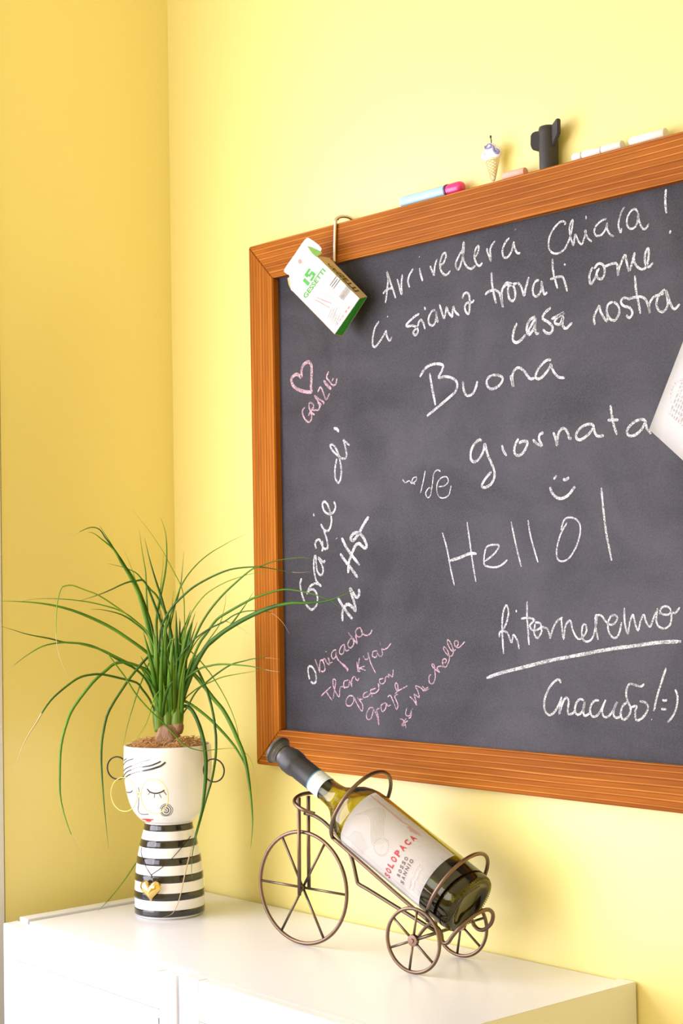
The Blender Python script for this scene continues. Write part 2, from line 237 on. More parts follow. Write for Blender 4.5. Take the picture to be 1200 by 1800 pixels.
CHALK=[['arrivederci','white',[[0.00286,0.4769,1.6798,0.4804,1.6954,0.4824,1.7094,0.4806,1.7183,0.4855,1.7072,0.4957,1.6833],[0.00286,0.4725,1.6921,0.4799,1.6959,0.4917,1.697],[0.00284,0.499,1.7066,0.5028,1.6957,0.5066,1.6863,0.5065,1.6987,0.5084,1.7112],[0.00282,0.5211,1.693,0.5183,1.7005,0.521,1.708,0.5281,1.7149],[0.0028,0.5394,1.714,0.5411,1.7058,0.5444,1.6973],[0.0028,0.5393,1.7283,0.5398,1.7277],[0.00278,0.558,1.7137,0.5611,1.7071,0.5643,1.7014,0.5656,1.7108,0.5698,1.7201],[0.00276,0.5759,1.7112,0.5813,1.7143,0.5852,1.7206,0.5841,1.7254,0.5792,1.7233,0.575,1.7145,0.5762,1.7056,0.5821,1.6992,0.5882,1.6995,0.5921,1.7028],[0.00273,0.6128,1.7238,0.6074,1.7187,0.6017,1.7102,0.6022,1.7042,0.6062,1.7022,0.6112,1.7104,0.6152,1.7234,0.6155,1.7333,0.6133,1.7237,0.6148,1.7116,0.6198,1.7031,0.6267,1.6995,0.6338,1.7021],[0.0027,0.6327,1.7118,0.6372,1.7156,0.6399,1.721,0.6391,1.7246,0.6351,1.7218,0.6325,1.7138,0.6353,1.7049,0.6403,1.7008,0.6454,1.7037],[0.00268,0.6528,1.7198,0.6549,1.7127,0.6592,1.7036,0.6586,1.7113,0.6593,1.7195,0.6668,1.7263],[0.00265,0.6888,1.7259,0.682,1.7208,0.6777,1.7132,0.6792,1.7054,0.6848,1.7037,0.6917,1.7092,0.6958,1.7204],[0.00264,0.6958,1.7204,0.6969,1.7133,0.7005,1.7065,0.7055,1.7053],[0.00264,0.6984,1.7341,0.6989,1.7333]]],['written_name_at_top_right','white',[[0.00241,0.7731,1.726,0.7736,1.7286,0.7701,1.7307,0.7638,1.7295,0.7551,1.723,0.7495,1.7143,0.7488,1.7047,0.7533,1.6983,0.7617,1.6958,0.7712,1.6986,0.7777,1.7063,0.7814,1.7137,0.7852,1.7273,0.7836,1.7289,0.78,1.7219,0.781,1.7121,0.7848,1.7012,0.7866,1.708,0.7882,1.7125,0.7927,1.7038,0.7971,1.7004,0.8003,1.7057,0.8036,1.713,0.802,1.7141,0.8054,1.7064,0.8113,1.7007],[0.00239,0.8037,1.7307,0.8044,1.7268],[0.00236,0.833,1.7223,0.825,1.7211,0.8179,1.7168,0.8153,1.711,0.8185,1.706,0.8255,1.7061,0.8313,1.7114,0.8339,1.7171,0.8333,1.711,0.8374,1.7041,0.8423,1.7014],[0.00234,0.8579,1.7307,0.8528,1.7246,0.8492,1.7144,0.8497,1.7081,0.8519,1.7039,0.8529,1.7084],[0.00232,0.8759,1.7212,0.8722,1.7257,0.8664,1.7245,0.8614,1.7184,0.8607,1.7109,0.8648,1.7058,0.8706,1.706,0.8746,1.7107,0.8764,1.7203,0.877,1.7126,0.8811,1.7035,0.8858,1.7022,0.8901,1.7069]]],['exclamation_mark_at_top_right','white',[[0.00281,0.9136,1.7392,0.9126,1.7319,0.9123,1.7229,0.9135,1.7136],[0.00281,0.9181,1.6947,0.9169,1.6916]]],['ci','white',[[0.00288,0.4644,1.6586,0.4562,1.6503,0.4519,1.6382,0.4522,1.6292,0.4569,1.6272,0.465,1.633,0.4731,1.6401,0.4772,1.6455],[0.00286,0.4772,1.6455,0.4783,1.6377,0.4833,1.6317,0.4876,1.636],[0.00286,0.48,1.6626,0.4805,1.6615]]],['siamo','white',[[0.00296,0.5373,1.6581,0.5276,1.6552,0.5147,1.6481,0.5159,1.6453,0.5248,1.645,0.5328,1.6414,0.5341,1.636,0.5295,1.6327,0.5258,1.6361,0.5297,1.64,0.5343,1.6438,0.5362,1.6479,0.54,1.6501,0.5444,1.6451,0.5467,1.6379],[0.00295,0.5465,1.6652,0.5483,1.6612],[0.00293,0.5651,1.6589,0.5589,1.658,0.553,1.6501,0.5547,1.6429,0.5608,1.6407,0.5659,1.6466,0.567,1.6569,0.5673,1.6499,0.5695,1.6431],[0.0029,0.5726,1.6647,0.576,1.6557,0.5798,1.6469,0.5824,1.6531,0.5846,1.6593,0.5868,1.6542,0.5934,1.6468,0.5945,1.6531,0.5961,1.6587,0.5988,1.6526,0.6053,1.6466],[0.00287,0.6111,1.6662,0.6136,1.6709,0.6188,1.6722,0.6229,1.6679,0.623,1.6544,0.6211,1.6465,0.6165,1.6502,0.6151,1.6563,0.6192,1.66,0.6274,1.6597,0.6303,1.6621]]],['trovati','white',[[0.00312,0.6597,1.6902,0.6599,1.6793,0.6622,1.6656,0.6659,1.6526],[0.00311,0.6485,1.6659,0.6554,1.6686,0.6646,1.6686,0.6712,1.6643,0.6744,1.6556,0.6764,1.647,0.6751,1.6571,0.6758,1.667,0.6805,1.6713,0.6872,1.6727],[0.00308,0.677,1.6693,0.6828,1.6742,0.6916,1.6713,0.6959,1.6641,0.6961,1.6558,0.6922,1.6522,0.6867,1.6555,0.6852,1.664,0.6871,1.6703,0.7005,1.6716],[0.00306,0.7005,1.6724,0.7059,1.6659,0.7099,1.6558,0.7124,1.6633,0.7178,1.6759],[0.00288,0.7332,1.67,0.7278,1.6692,0.7232,1.6617,0.7251,1.6536,0.7305,1.6525,0.736,1.6582,0.737,1.6678,0.7382,1.6595,0.7408,1.6527,0.7451,1.6545],[0.00286,0.7539,1.691,0.754,1.6813,0.7562,1.6697,0.7604,1.6563],[0.00285,0.7498,1.6683,0.7566,1.6693,0.765,1.6692,0.7687,1.6675,0.7715,1.661,0.7745,1.651],[0.00284,0.7709,1.6827,0.7725,1.6803]]],['come','white',[[0.00293,0.8117,1.6726,0.8074,1.6657,0.8071,1.6573,0.8095,1.6547,0.8157,1.6616,0.8184,1.6688],[0.00292,0.8136,1.6704,0.8198,1.6751,0.8269,1.6721,0.8283,1.6644,0.8252,1.6583,0.8193,1.6589,0.817,1.6643,0.8208,1.6699],[0.00288,0.8268,1.6703,0.8399,1.6719,0.8458,1.6701,0.8466,1.6579,0.8479,1.6642,0.8566,1.6786,0.8587,1.6717,0.8618,1.6611,0.8655,1.667,0.8701,1.6795],[0.00285,0.8701,1.6795,0.8691,1.6701,0.8735,1.663,0.8802,1.6595,0.886,1.6628,0.8887,1.6743,0.888,1.6808,0.8841,1.675,0.8838,1.6659,0.8882,1.6607,0.8942,1.6643]]],['casa','white',[[0.00336,0.6977,1.6259,0.6927,1.6171,0.691,1.6075,0.6962,1.6033,0.7042,1.6058,0.711,1.6109],[0.00333,0.7259,1.6295,0.7167,1.6258,0.7125,1.6166,0.7162,1.6102,0.7242,1.617,0.7266,1.6284,0.7256,1.6188,0.7266,1.6109,0.7312,1.6091],[0.00333,0.7258,1.6266,0.7177,1.6179,0.715,1.6123],[0.0033,0.75,1.6365,0.7415,1.6322,0.7369,1.6261,0.7462,1.62,0.7518,1.6135,0.7484,1.6078,0.742,1.6089,0.737,1.6134],[0.00327,0.7501,1.6233,0.7603,1.6258,0.7699,1.628,0.759,1.6241,0.7551,1.6188,0.7625,1.6159,0.7678,1.6239,0.7663,1.6155,0.7711,1.6101,0.7805,1.6155]]],['nostra','white',[[0.00292,0.8128,1.6085,0.8119,1.6171,0.817,1.6258,0.82,1.6282,0.8217,1.6214,0.8297,1.6106,0.8312,1.6201],[0.0029,0.8386,1.6306,0.8319,1.6284,0.83,1.6203,0.8345,1.6122,0.8415,1.6103,0.8472,1.6179,0.8455,1.6256,0.8398,1.6304],[0.00287,0.862,1.6297,0.8551,1.6326,0.8499,1.6301,0.8525,1.6246,0.8617,1.6206,0.865,1.6146,0.8609,1.6102,0.8564,1.6134],[0.00286,0.8697,1.6544,0.8704,1.6405,0.8734,1.6254,0.8757,1.6126],[0.00284,0.8597,1.6306,0.8713,1.6312,0.8793,1.6297,0.8848,1.6238,0.8884,1.6114,0.8874,1.6198,0.8939,1.6279,0.9074,1.6296],[0.00281,0.9087,1.634,0.9007,1.6288,0.8971,1.6202,0.9002,1.6126,0.9068,1.6108,0.912,1.6182,0.9098,1.6329,0.9129,1.6252,0.9169,1.6148,0.9212,1.6115,0.9273,1.6157]]],['buona','white',[[0.00339,0.5535,1.5832,0.5563,1.5682,0.5622,1.5435],[0.00338,0.536,1.5807,0.5458,1.5901,0.5582,1.5936,0.5717,1.5925,0.5765,1.5894,0.5739,1.5836,0.5688,1.5764,0.5809,1.5764,0.594,1.5721,0.5998,1.5655,0.596,1.5565,0.5813,1.5486,0.564,1.5399,0.5466,1.5318],[0.00331,0.6094,1.5679,0.6098,1.5594,0.6136,1.5514,0.6194,1.5497,0.6265,1.5527,0.631,1.5598,0.6327,1.5655],[0.00326,0.657,1.57,0.6501,1.5671,0.6481,1.5614,0.652,1.5552,0.66,1.5541,0.6691,1.5576,0.6738,1.5637,0.6683,1.5685,0.657,1.57],[0.00321,0.6858,1.5666,0.6878,1.5598,0.6898,1.5534,0.6888,1.5646,0.6919,1.5717,0.6987,1.5742,0.7062,1.5702,0.7126,1.563,0.7168,1.5593,0.7233,1.5597],[0.00315,0.7485,1.5776,0.7411,1.5776,0.7312,1.5715,0.7252,1.564,0.7255,1.5592,0.7319,1.5585,0.7406,1.564,0.7472,1.5705,0.7477,1.5729,0.7513,1.5645,0.7584,1.5573,0.7678,1.5551]]],['giornata','white',[[0.00343,0.6383,1.495,0.633,1.4959,0.6247,1.4907,0.6198,1.4826,0.62,1.4742,0.6253,1.4708,0.6335,1.4741,0.6407,1.4828,0.6428,1.491,0.6474,1.4773,0.655,1.4635,0.6576,1.4534,0.6521,1.4438,0.6417,1.4397,0.6367,1.4422,0.642,1.4494,0.6525,1.4579],[0.00339,0.67,1.4873,0.6724,1.4805,0.6772,1.4746],[0.00335,0.6962,1.4927,0.6916,1.4873,0.6891,1.4793,0.6923,1.4742,0.7,1.4745,0.7068,1.4805,0.7098,1.4876,0.7038,1.4894,0.6967,1.4878],[0.00331,0.7179,1.4902,0.7243,1.4849,0.7317,1.4824,0.7276,1.4895,0.7289,1.495,0.7343,1.4967],[0.00327,0.7491,1.4958,0.7521,1.4892,0.7539,1.4811,0.7552,1.489,0.7586,1.4967,0.765,1.499,0.77,1.4942,0.7723,1.4877,0.7756,1.4871],[0.00322,0.8082,1.4964,0.8057,1.5,0.7987,1.5006,0.7898,1.498,0.7828,1.4917,0.7832,1.4862,0.7893,1.4846,0.8001,1.4896,0.8073,1.4958,0.8089,1.491,0.8131,1.4866,0.8217,1.4866],[0.00317,0.8318,1.5189,0.8332,1.5091,0.8357,1.4969,0.84,1.4858],[0.00317,0.8274,1.5026,0.8351,1.5025,0.8422,1.5019],[0.00312,0.88,1.4958,0.8752,1.4995,0.8652,1.4984,0.8559,1.4925,0.8535,1.4874,0.8572,1.4834,0.8648,1.4839,0.8732,1.4891,0.8783,1.4953,0.8806,1.4892,0.8858,1.4835]]],['smiley','white',[[0.00342,0.7526,1.4474,0.7481,1.4432],[0.0034,0.7706,1.444,0.7651,1.4415,0.7619,1.4427],[0.00341,0.7424,1.4349,0.7453,1.4281,0.7524,1.4223,0.7605,1.4212,0.7696,1.4248,0.7752,1.43,0.7792,1.4335]]],['scribble','white',[[0.00156,0.5018,1.4574,0.5064,1.4532,0.5136,1.4551,0.5182,1.4516,0.5254,1.4544,0.5269,1.4586,0.5208,1.4579,0.5183,1.4532,0.5238,1.4503],[0.00155,0.542,1.4654,0.5379,1.4521,0.5329,1.4388],[0.00154,0.5685,1.4631,0.5627,1.4651,0.5566,1.4607,0.5545,1.4511,0.5504,1.4353,0.5448,1.433,0.5422,1.4389,0.5483,1.4444,0.5528,1.4416],[0.00153,0.5649,1.4449,0.5747,1.4456,0.5813,1.4503,0.5791,1.4556,0.5718,1.456,0.5639,1.4513,0.5612,1.442,0.5646,1.4333,0.5725,1.4308,0.5816,1.4341,0.586,1.445]]],['hello','white',[[0.00228,0.5695,1.3894,0.5766,1.3699,0.5819,1.3466,0.5878,1.3258],[0.00225,0.6112,1.4004,0.6157,1.3726,0.6195,1.3498,0.6236,1.3298],[0.00222,0.6379,1.3532,0.6532,1.3613,0.6617,1.3695,0.6599,1.3723,0.6458,1.3718,0.6399,1.3663,0.6374,1.3513,0.6437,1.3474,0.6553,1.3463,0.6656,1.3489,0.6749,1.3547],[0.00219,0.6818,1.3982,0.6863,1.3799,0.6908,1.3632,0.6962,1.3461],[0.00217,0.7082,1.399,0.7103,1.3847,0.7161,1.3662,0.7217,1.3508],[0.00212,0.7661,1.3939,0.7563,1.3813,0.7503,1.3653,0.7507,1.3545,0.7577,1.3511,0.7684,1.355,0.7793,1.3681,0.7852,1.3839,0.7825,1.3947,0.771,1.3996,0.7615,1.3964,0.7571,1.3858],[0.00347,0.5802,1.3553,0.5979,1.3588,0.6141,1.3632,0.6259,1.3629]]],['tall_exclamation_mark_after_Hello','white',[[0.00277,0.8163,1.4299,0.8183,1.4073,0.8215,1.3809,0.8282,1.3504]]],['ritorneremo','white',[[0.00249,0.6594,1.2654,0.6604,1.2711,0.6662,1.2725,0.6726,1.2703,0.6763,1.2628,0.6788,1.26,0.6816,1.2686,0.6878,1.2611,0.6899,1.2524],[0.0025,0.6654,1.2464,0.6641,1.2721,0.6654,1.2913,0.671,1.3024,0.6747,1.2951,0.6717,1.2837,0.6649,1.2731],[0.00248,0.6866,1.297,0.687,1.2942],[0.00246,0.7038,1.3069,0.7033,1.2895,0.7043,1.2726,0.7053,1.2572],[0.00245,0.6938,1.2872,0.7052,1.288,0.714,1.2858,0.7075,1.2802,0.7087,1.2755,0.7149,1.2737,0.7238,1.2775,0.7227,1.2822,0.7152,1.283],[0.00243,0.7151,1.2812,0.7136,1.2708,0.7184,1.2653,0.7249,1.2729,0.7238,1.2775,0.7325,1.2763,0.7367,1.2693,0.7371,1.2656,0.7411,1.2749,0.7475,1.2842,0.7564,1.2889],[0.00238,0.7544,1.2883,0.7551,1.2787,0.7571,1.2649,0.76,1.2788,0.7645,1.2843,0.7681,1.2844,0.7714,1.2734,0.7783,1.2653,0.7855,1.2681,0.7905,1.2745,0.7895,1.2809,0.7859,1.2808,0.7838,1.2735,0.7854,1.2645,0.7925,1.2628,0.7997,1.2683,0.8049,1.2846,0.8056,1.2915,0.8031,1.2882,0.8045,1.2738,0.8066,1.2648],[0.00234,0.8056,1.2915,0.8121,1.291,0.8199,1.2829,0.8279,1.2816,0.8338,1.2875,0.8317,1.2916,0.8247,1.2901,0.8205,1.2811,0.823,1.2713,0.8297,1.2669,0.8356,1.2715,0.8398,1.284],[0.0023,0.8439,1.2995,0.8439,1.2849,0.8476,1.2716,0.8506,1.2832,0.8554,1.2924,0.8574,1.285,0.8616,1.2753,0.8652,1.285,0.8699,1.2925,0.8725,1.2851,0.8776,1.2795,0.8818,1.2869,0.8864,1.2957],[0.00227,0.8907,1.2931,0.8931,1.2992,0.8996,1.3012,0.9049,1.2983,0.9036,1.2931,0.8961,1.2926,0.8907,1.2948],[0.00227,0.8883,1.2991,0.8862,1.2887,0.8881,1.2809,0.8967,1.278,0.9044,1.2827,0.9069,1.294,0.9112,1.2943,0.9171,1.3]]],['underline','white',[[0.00379,0.6376,1.2178,0.6621,1.2247,0.6933,1.2313,0.7363,1.2405,0.7753,1.247,0.8178,1.2542,0.8588,1.2594,0.8897,1.2633,0.9176,1.2648]]],['spasibo','white',[[0.0027,0.751,1.2156,0.7505,1.2185,0.7469,1.2195,0.7395,1.2152,0.7319,1.2066,0.7266,1.1954,0.7267,1.1857,0.7311,1.1801,0.7375,1.1807,0.7441,1.1865,0.7498,1.195,0.7523,1.2009],[0.00268,0.7523,1.2009,0.7497,1.1909,0.7481,1.1815,0.7514,1.1896,0.7562,1.198,0.7602,1.1998,0.7624,1.1956,0.761,1.1887,0.7615,1.1819,0.7683,1.1833,0.7711,1.1865],[0.00266,0.7847,1.1979,0.7794,1.1993,0.774,1.1954,0.7711,1.1878,0.7736,1.1822,0.7789,1.1835,0.7835,1.1884,0.7855,1.1966,0.7835,1.1897,0.7842,1.1817,0.7904,1.1833,0.794,1.1869],[0.00264,0.8056,1.1988,0.8004,1.1986,0.7951,1.1943,0.7928,1.1875,0.7955,1.1816,0.8016,1.1819,0.8079,1.1882,0.8151,1.1999],[0.00261,0.8151,1.1999,0.8115,1.1937,0.8096,1.187,0.8128,1.1815,0.8189,1.1828,0.8259,1.1904,0.8309,1.1986,0.8268,1.1918,0.8257,1.1838,0.8299,1.1813,0.8358,1.1836],[0.00259,0.8682,1.219,0.8635,1.2163,0.857,1.2173,0.8495,1.2184,0.8452,1.2149,0.8433,1.207,0.8456,1.1992,0.8492,1.1915,0.8459,1.1841,0.8391,1.1798,0.8355,1.1843,0.837,1.1922,0.8422,1.1977,0.8464,1.1986],[0.00257,0.8492,1.1935,0.8571,1.1951,0.8552,1.1892,0.8558,1.1807,0.8624,1.1817,0.87,1.1886,0.8724,1.1952,0.8687,1.1996,0.8614,1.2005]]],['slanting_exclamation_mark','white',[[0.00254,0.8973,1.2368,0.8914,1.2231,0.8844,1.2061,0.8799,1.191],[0.00255,0.8765,1.1822,0.877,1.1817]]],['sideways_smiley','white',[[0.0024,0.8917,1.2035,0.8939,1.2023,0.8978,1.2035],[0.0024,0.8896,1.1938,0.8928,1.1935,0.8965,1.1939],[0.00239,0.9083,1.2147,0.9113,1.2072,0.9088,1.1943,0.9029,1.1851,0.8972,1.1799]]],['grazie_capital','pink',[[0.00252,0.3167,1.5631,0.3122,1.5601,0.3124,1.5541,0.3175,1.5468,0.3244,1.5432,0.3291,1.5458,0.3304,1.5517,0.3277,1.5561,0.3235,1.5516],[0.00251,0.325,1.5665,0.326,1.5604,0.3305,1.5555,0.3362,1.5516],[0.00251,0.3245,1.5673,0.328,1.5685,0.3332,1.5665,0.3342,1.5619,0.3306,1.5592,0.3381,1.5578,0.3444,1.5572],[0.0025,0.3444,1.5572,0.3469,1.5622,0.3436,1.5692,0.3369,1.577,0.3448,1.5721,0.355,1.5667,0.3538,1.5646],[0.0025,0.3424,1.5671,0.3492,1.565,0.3475,1.5622,0.3444,1.5572],[0.00249,0.3434,1.5809,0.3493,1.587,0.3553,1.5778,0.3602,1.5695,0.3672,1.577],[0.00248,0.3663,1.6057,0.3616,1.5988,0.3671,1.593,0.3737,1.5871,0.3794,1.588,0.3823,1.5947],[0.00248,0.3751,1.5962,0.3722,1.5925],[0.00414,0.3558,1.5949,0.3624,1.5883,0.3702,1.5823]]],['heart','pink',[[0.00464,0.3108,1.6033,0.305,1.6074,0.2991,1.6088,0.2919,1.6061,0.2894,1.6018,0.2928,1.5953,0.2998,1.5901,0.3103,1.586,0.322,1.5833,0.3307,1.5829,0.3297,1.5893,0.3311,1.5982,0.3319,1.6079,0.3316,1.6169,0.3277,1.6219,0.323,1.6228,0.3159,1.6202,0.3117,1.6146,0.3108,1.6033]]],['di','white',[[0.00296,0.379,1.4915,0.3757,1.4814,0.3747,1.4717,0.3767,1.4637,0.3818,1.46,0.3857,1.4651,0.3875,1.4758,0.3855,1.4867,0.3828,1.4957,0.3756,1.507,0.3697,1.5105,0.3664,1.5086,0.371,1.5024,0.3798,1.4959,0.3886,1.4911,0.396,1.4908,0.3983,1.4955,0.3957,1.5065,0.3922,1.515],[0.00294,0.3922,1.515,0.3973,1.5112,0.4041,1.5068],[0.00411,0.3741,1.5309,0.38,1.5297,0.3839,1.5255]]],['grazie','white',[[0.00314,0.3719,1.4362,0.3747,1.43,0.3719,1.4237,0.365,1.4206,0.3568,1.4219,0.3508,1.4271,0.3488,1.4341,0.3526,1.4371,0.3579,1.4342,0.3622,1.4276,0.365,1.4196,0.3663,1.4107,0.3622,1.401,0.3561,1.3988,0.3502,1.4015,0.345,1.4081],[0.00317,0.3311,1.4225,0.3309,1.4188],[0.00315,0.3502,1.4015,0.3545,1.3924,0.358,1.3825,0.3571,1.3766,0.3525,1.3755,0.348,1.3778],[0.00316,0.335,1.3762,0.3328,1.3822,0.336,1.3871,0.3414,1.3879,0.3451,1.3828,0.348,1.3778,0.3463,1.3724],[0.00315,0.3475,1.3862,0.348,1.3778],[0.00316,0.3521,1.361,0.349,1.3586,0.3385,1.3647,0.3444,1.3572,0.348,1.3492,0.3463,1.3433,0.3417,1.3419,0.3365,1.3464,0.3344,1.3554,0.3332,1.3673,0.33,1.3624,0.3293,1.3535,0.331,1.3425,0.3346,1.3336,0.3443,1.3268],[0.00317,0.3443,1.3268,0.3375,1.3301,0.3299,1.3307,0.3221,1.3277,0.3165,1.3218,0.3144,1.3169],[0.00318,0.3165,1.3198,0.3212,1.3228,0.3274,1.3232,0.3334,1.3187,0.3358,1.3108,0.3338,1.3029,0.3275,1.2979,0.3213,1.2971,0.3129,1.3029,0.3069,1.3109,0.3029,1.3209,0.3007,1.3299,0.3037,1.3379]]],['tutto','white',[[0.00421,0.4381,1.4141,0.4293,1.4054,0.4196,1.3942,0.4107,1.3863,0.4056,1.385,0.4032,1.388,0.408,1.3931,0.4138,1.3944,0.421,1.3932,0.4281,1.3872,0.4335,1.3774,0.4299,1.3747,0.4242,1.3777,0.4185,1.3807,0.4119,1.378,0.4059,1.3695,0.3989,1.3571,0.3971,1.3435],[0.00423,0.3858,1.389,0.3943,1.3766,0.4043,1.3666,0.4192,1.3533],[0.00423,0.3823,1.3686,0.3938,1.3572,0.4052,1.3473,0.4151,1.3375],[0.00427,0.3757,1.3886,0.376,1.3882],[0.00422,0.4169,1.323,0.4175,1.3163,0.413,1.3125,0.4087,1.3154,0.4016,1.3227,0.4002,1.3232,0.4043,1.3135,0.4084,1.3038,0.4099,1.2956,0.4039,1.3,0.3953,1.3038,0.3885,1.3,0.3846,1.2922,0.3844,1.282],[0.00424,0.3756,1.3131,0.3849,1.3019,0.3949,1.2922,0.4038,1.285]]],['obrigada','white',[[0.00284,0.3167,1.2054,0.3144,1.2133,0.3146,1.2207,0.3196,1.2227,0.3261,1.2189,0.33,1.2117,0.3297,1.2033,0.3248,1.2005,0.3191,1.2027]]],['dot_above_Obrigada','white',[[0.00297,0.3505,1.243,0.3507,1.2415]]],['obrigada','pink',[[0.00191,0.3285,1.2321,0.3335,1.2233,0.3374,1.2156,0.3376,1.2245,0.3394,1.2303,0.3434,1.2309,0.3473,1.2247,0.3479,1.2185,0.343,1.2162,0.3407,1.2172],[0.0019,0.3434,1.2309,0.3483,1.2331,0.3514,1.229,0.3562,1.2255,0.3571,1.2312,0.3548,1.2348,0.3578,1.2281,0.3634,1.2293],[0.00188,0.371,1.245,0.3654,1.2439,0.3613,1.2386,0.3643,1.2335,0.3692,1.2357,0.3709,1.2419,0.3723,1.2347,0.38,1.2287,0.3885,1.2248,0.3923,1.2188,0.3931,1.2219,0.3885,1.2228,0.3816,1.2272],[0.00188,0.3877,1.2526,0.3822,1.2504,0.3773,1.2441,0.3788,1.24,0.3843,1.2407,0.3868,1.2464,0.3877,1.2515,0.3899,1.2444,0.3961,1.2455],[0.00187,0.4043,1.2616,0.3981,1.2589,0.394,1.2527,0.397,1.2481,0.4025,1.2498,0.4057,1.2559,0.4012,1.262,0.3952,1.2676,0.4043,1.26,0.4118,1.254,0.4105,1.2601,0.409,1.2642],[0.00185,0.4193,1.274,0.4139,1.2734,0.4092,1.2688,0.4121,1.2632,0.4198,1.2633,0.4222,1.2684,0.4185,1.2735,0.4229,1.2664,0.4305,1.2645,0.4374,1.2671,0.4405,1.2717]]],['thank_you','pink',[[0.00173,0.3395,1.1845,0.3482,1.1904,0.3593,1.1974],[0.00173,0.3483,1.1922,0.3555,1.1852,0.3615,1.1795],[0.00172,0.3632,1.1822,0.367,1.1955,0.3689,1.2055,0.3639,1.2064,0.3653,1.1955,0.375,1.1849,0.377,1.1959,0.3821,1.1983,0.387,1.1963],[0.0017,0.3939,1.2074,0.3856,1.2049,0.3854,1.1984,0.3937,1.1987,0.3962,1.2064,0.4002,1.199,0.4005,1.2076,0.4055,1.2121,0.4103,1.2069,0.4146,1.2103],[0.0017,0.4109,1.2306,0.4122,1.2199,0.4171,1.2189],[0.00169,0.4159,1.2362,0.413,1.2253,0.4122,1.2188,0.4172,1.2233,0.4254,1.2256],[0.00169,0.413,1.2236,0.4268,1.2203],[0.00168,0.4231,1.2385,0.4272,1.2343,0.4321,1.2355,0.4323,1.243,0.4367,1.2302,0.4459,1.2173],[0.00167,0.4483,1.2455,0.4419,1.2443,0.4402,1.2389,0.4465,1.2373,0.4498,1.2434,0.4483,1.2465,0.4529,1.2392,0.4592,1.2414,0.4549,1.2562,0.4585,1.2478,0.4673,1.249,0.4753,1.2555]]],['gracias','pink',[[0.0017,0.4026,1.1868,0.395,1.1872,0.3886,1.1804,0.3902,1.1747,0.3979,1.175,0.4036,1.1811,0.4037,1.1861,0.41,1.177,0.4184,1.1688,0.4203,1.1761,0.4155,1.1816,0.4102,1.1857,0.4134,1.1836,0.421,1.184],[0.00168,0.4298,1.1936,0.4233,1.1912,0.4221,1.1862,0.4307,1.1879,0.4362,1.1924,0.4382,1.1875],[0.00168,0.4449,1.1985,0.4363,1.196,0.4362,1.1924,0.4447,1.1928,0.4512,1.198,0.4497,1.2043,0.4534,1.2016],[0.00167,0.46,1.2117,0.4526,1.2094,0.4545,1.2045,0.4619,1.2062,0.4637,1.2119,0.4663,1.2141,0.4705,1.2135,0.4685,1.217],[0.00166,0.4685,1.217,0.4726,1.2157,0.4767,1.2144,0.4782,1.2229]]],['grazie_small','pink',[[0.00168,0.4399,1.1744,0.4325,1.173,0.4269,1.1649,0.4289,1.1593,0.4353,1.1604,0.4398,1.1698,0.4399,1.1734,0.447,1.1631,0.4499,1.1533,0.4491,1.1632,0.4462,1.1716,0.4516,1.1739],[0.00166,0.4633,1.1815,0.4548,1.1776,0.4567,1.1699,0.4631,1.1745,0.4643,1.1802,0.4674,1.1775,0.4732,1.1792],[0.00165,0.4666,1.188,0.4719,1.191,0.4759,1.1856,0.4798,1.1788,0.4828,1.174,0.4856,1.179,0.4821,1.1859,0.4801,1.19,0.4854,1.193],[0.00165,0.4802,1.1928,0.4855,1.1972,0.4857,1.2042,0.4827,1.2066,0.4809,1.2026,0.4845,1.1972,0.4907,1.1988,0.503,1.2037]]],['signature','pink',[[0.00164,0.4886,1.1631,0.4957,1.1607,0.4995,1.1518],[0.00164,0.4998,1.1637,0.4936,1.1571,0.4966,1.1552,0.4915,1.1556,0.5028,1.1611],[0.00164,0.5012,1.1767,0.499,1.1685,0.506,1.1675,0.5093,1.1745,0.508,1.1662,0.5039,1.1643],[0.00163,0.5115,1.1763,0.5119,1.1758],[0.00163,0.5067,1.1911,0.5146,1.1859,0.5189,1.1808,0.5167,1.1887,0.5149,1.1942,0.5238,1.1904,0.521,1.1986,0.5171,1.204,0.5251,1.2029,0.533,1.199,0.541,1.2018],[0.00162,0.5291,1.2044,0.535,1.1998,0.53,1.1989,0.5394,1.2034],[0.00161,0.545,1.2193,0.5414,1.2158,0.5421,1.209,0.548,1.2081,0.5521,1.2148,0.5518,1.223,0.5506,1.2305,0.5467,1.231,0.5495,1.227,0.5601,1.2219,0.5554,1.2272,0.5613,1.2294,0.5671,1.2286],[0.0016,0.5663,1.2336,0.5711,1.2344,0.5712,1.2378,0.5664,1.2377,0.5653,1.2322,0.57,1.2283,0.575,1.2338,0.5771,1.24,0.5744,1.248,0.5688,1.2527,0.5677,1.2493,0.5743,1.2433,0.581,1.2421,0.584,1.2482,0.5795,1.2576,0.5748,1.2613,0.5747,1.2562,0.5812,1.2482,0.5879,1.2497],[0.00159,0.588,1.2524,0.5925,1.2565,0.591,1.2602,0.5862,1.2591,0.587,1.2537,0.5937,1.2525,0.6033,1.2594]]]]
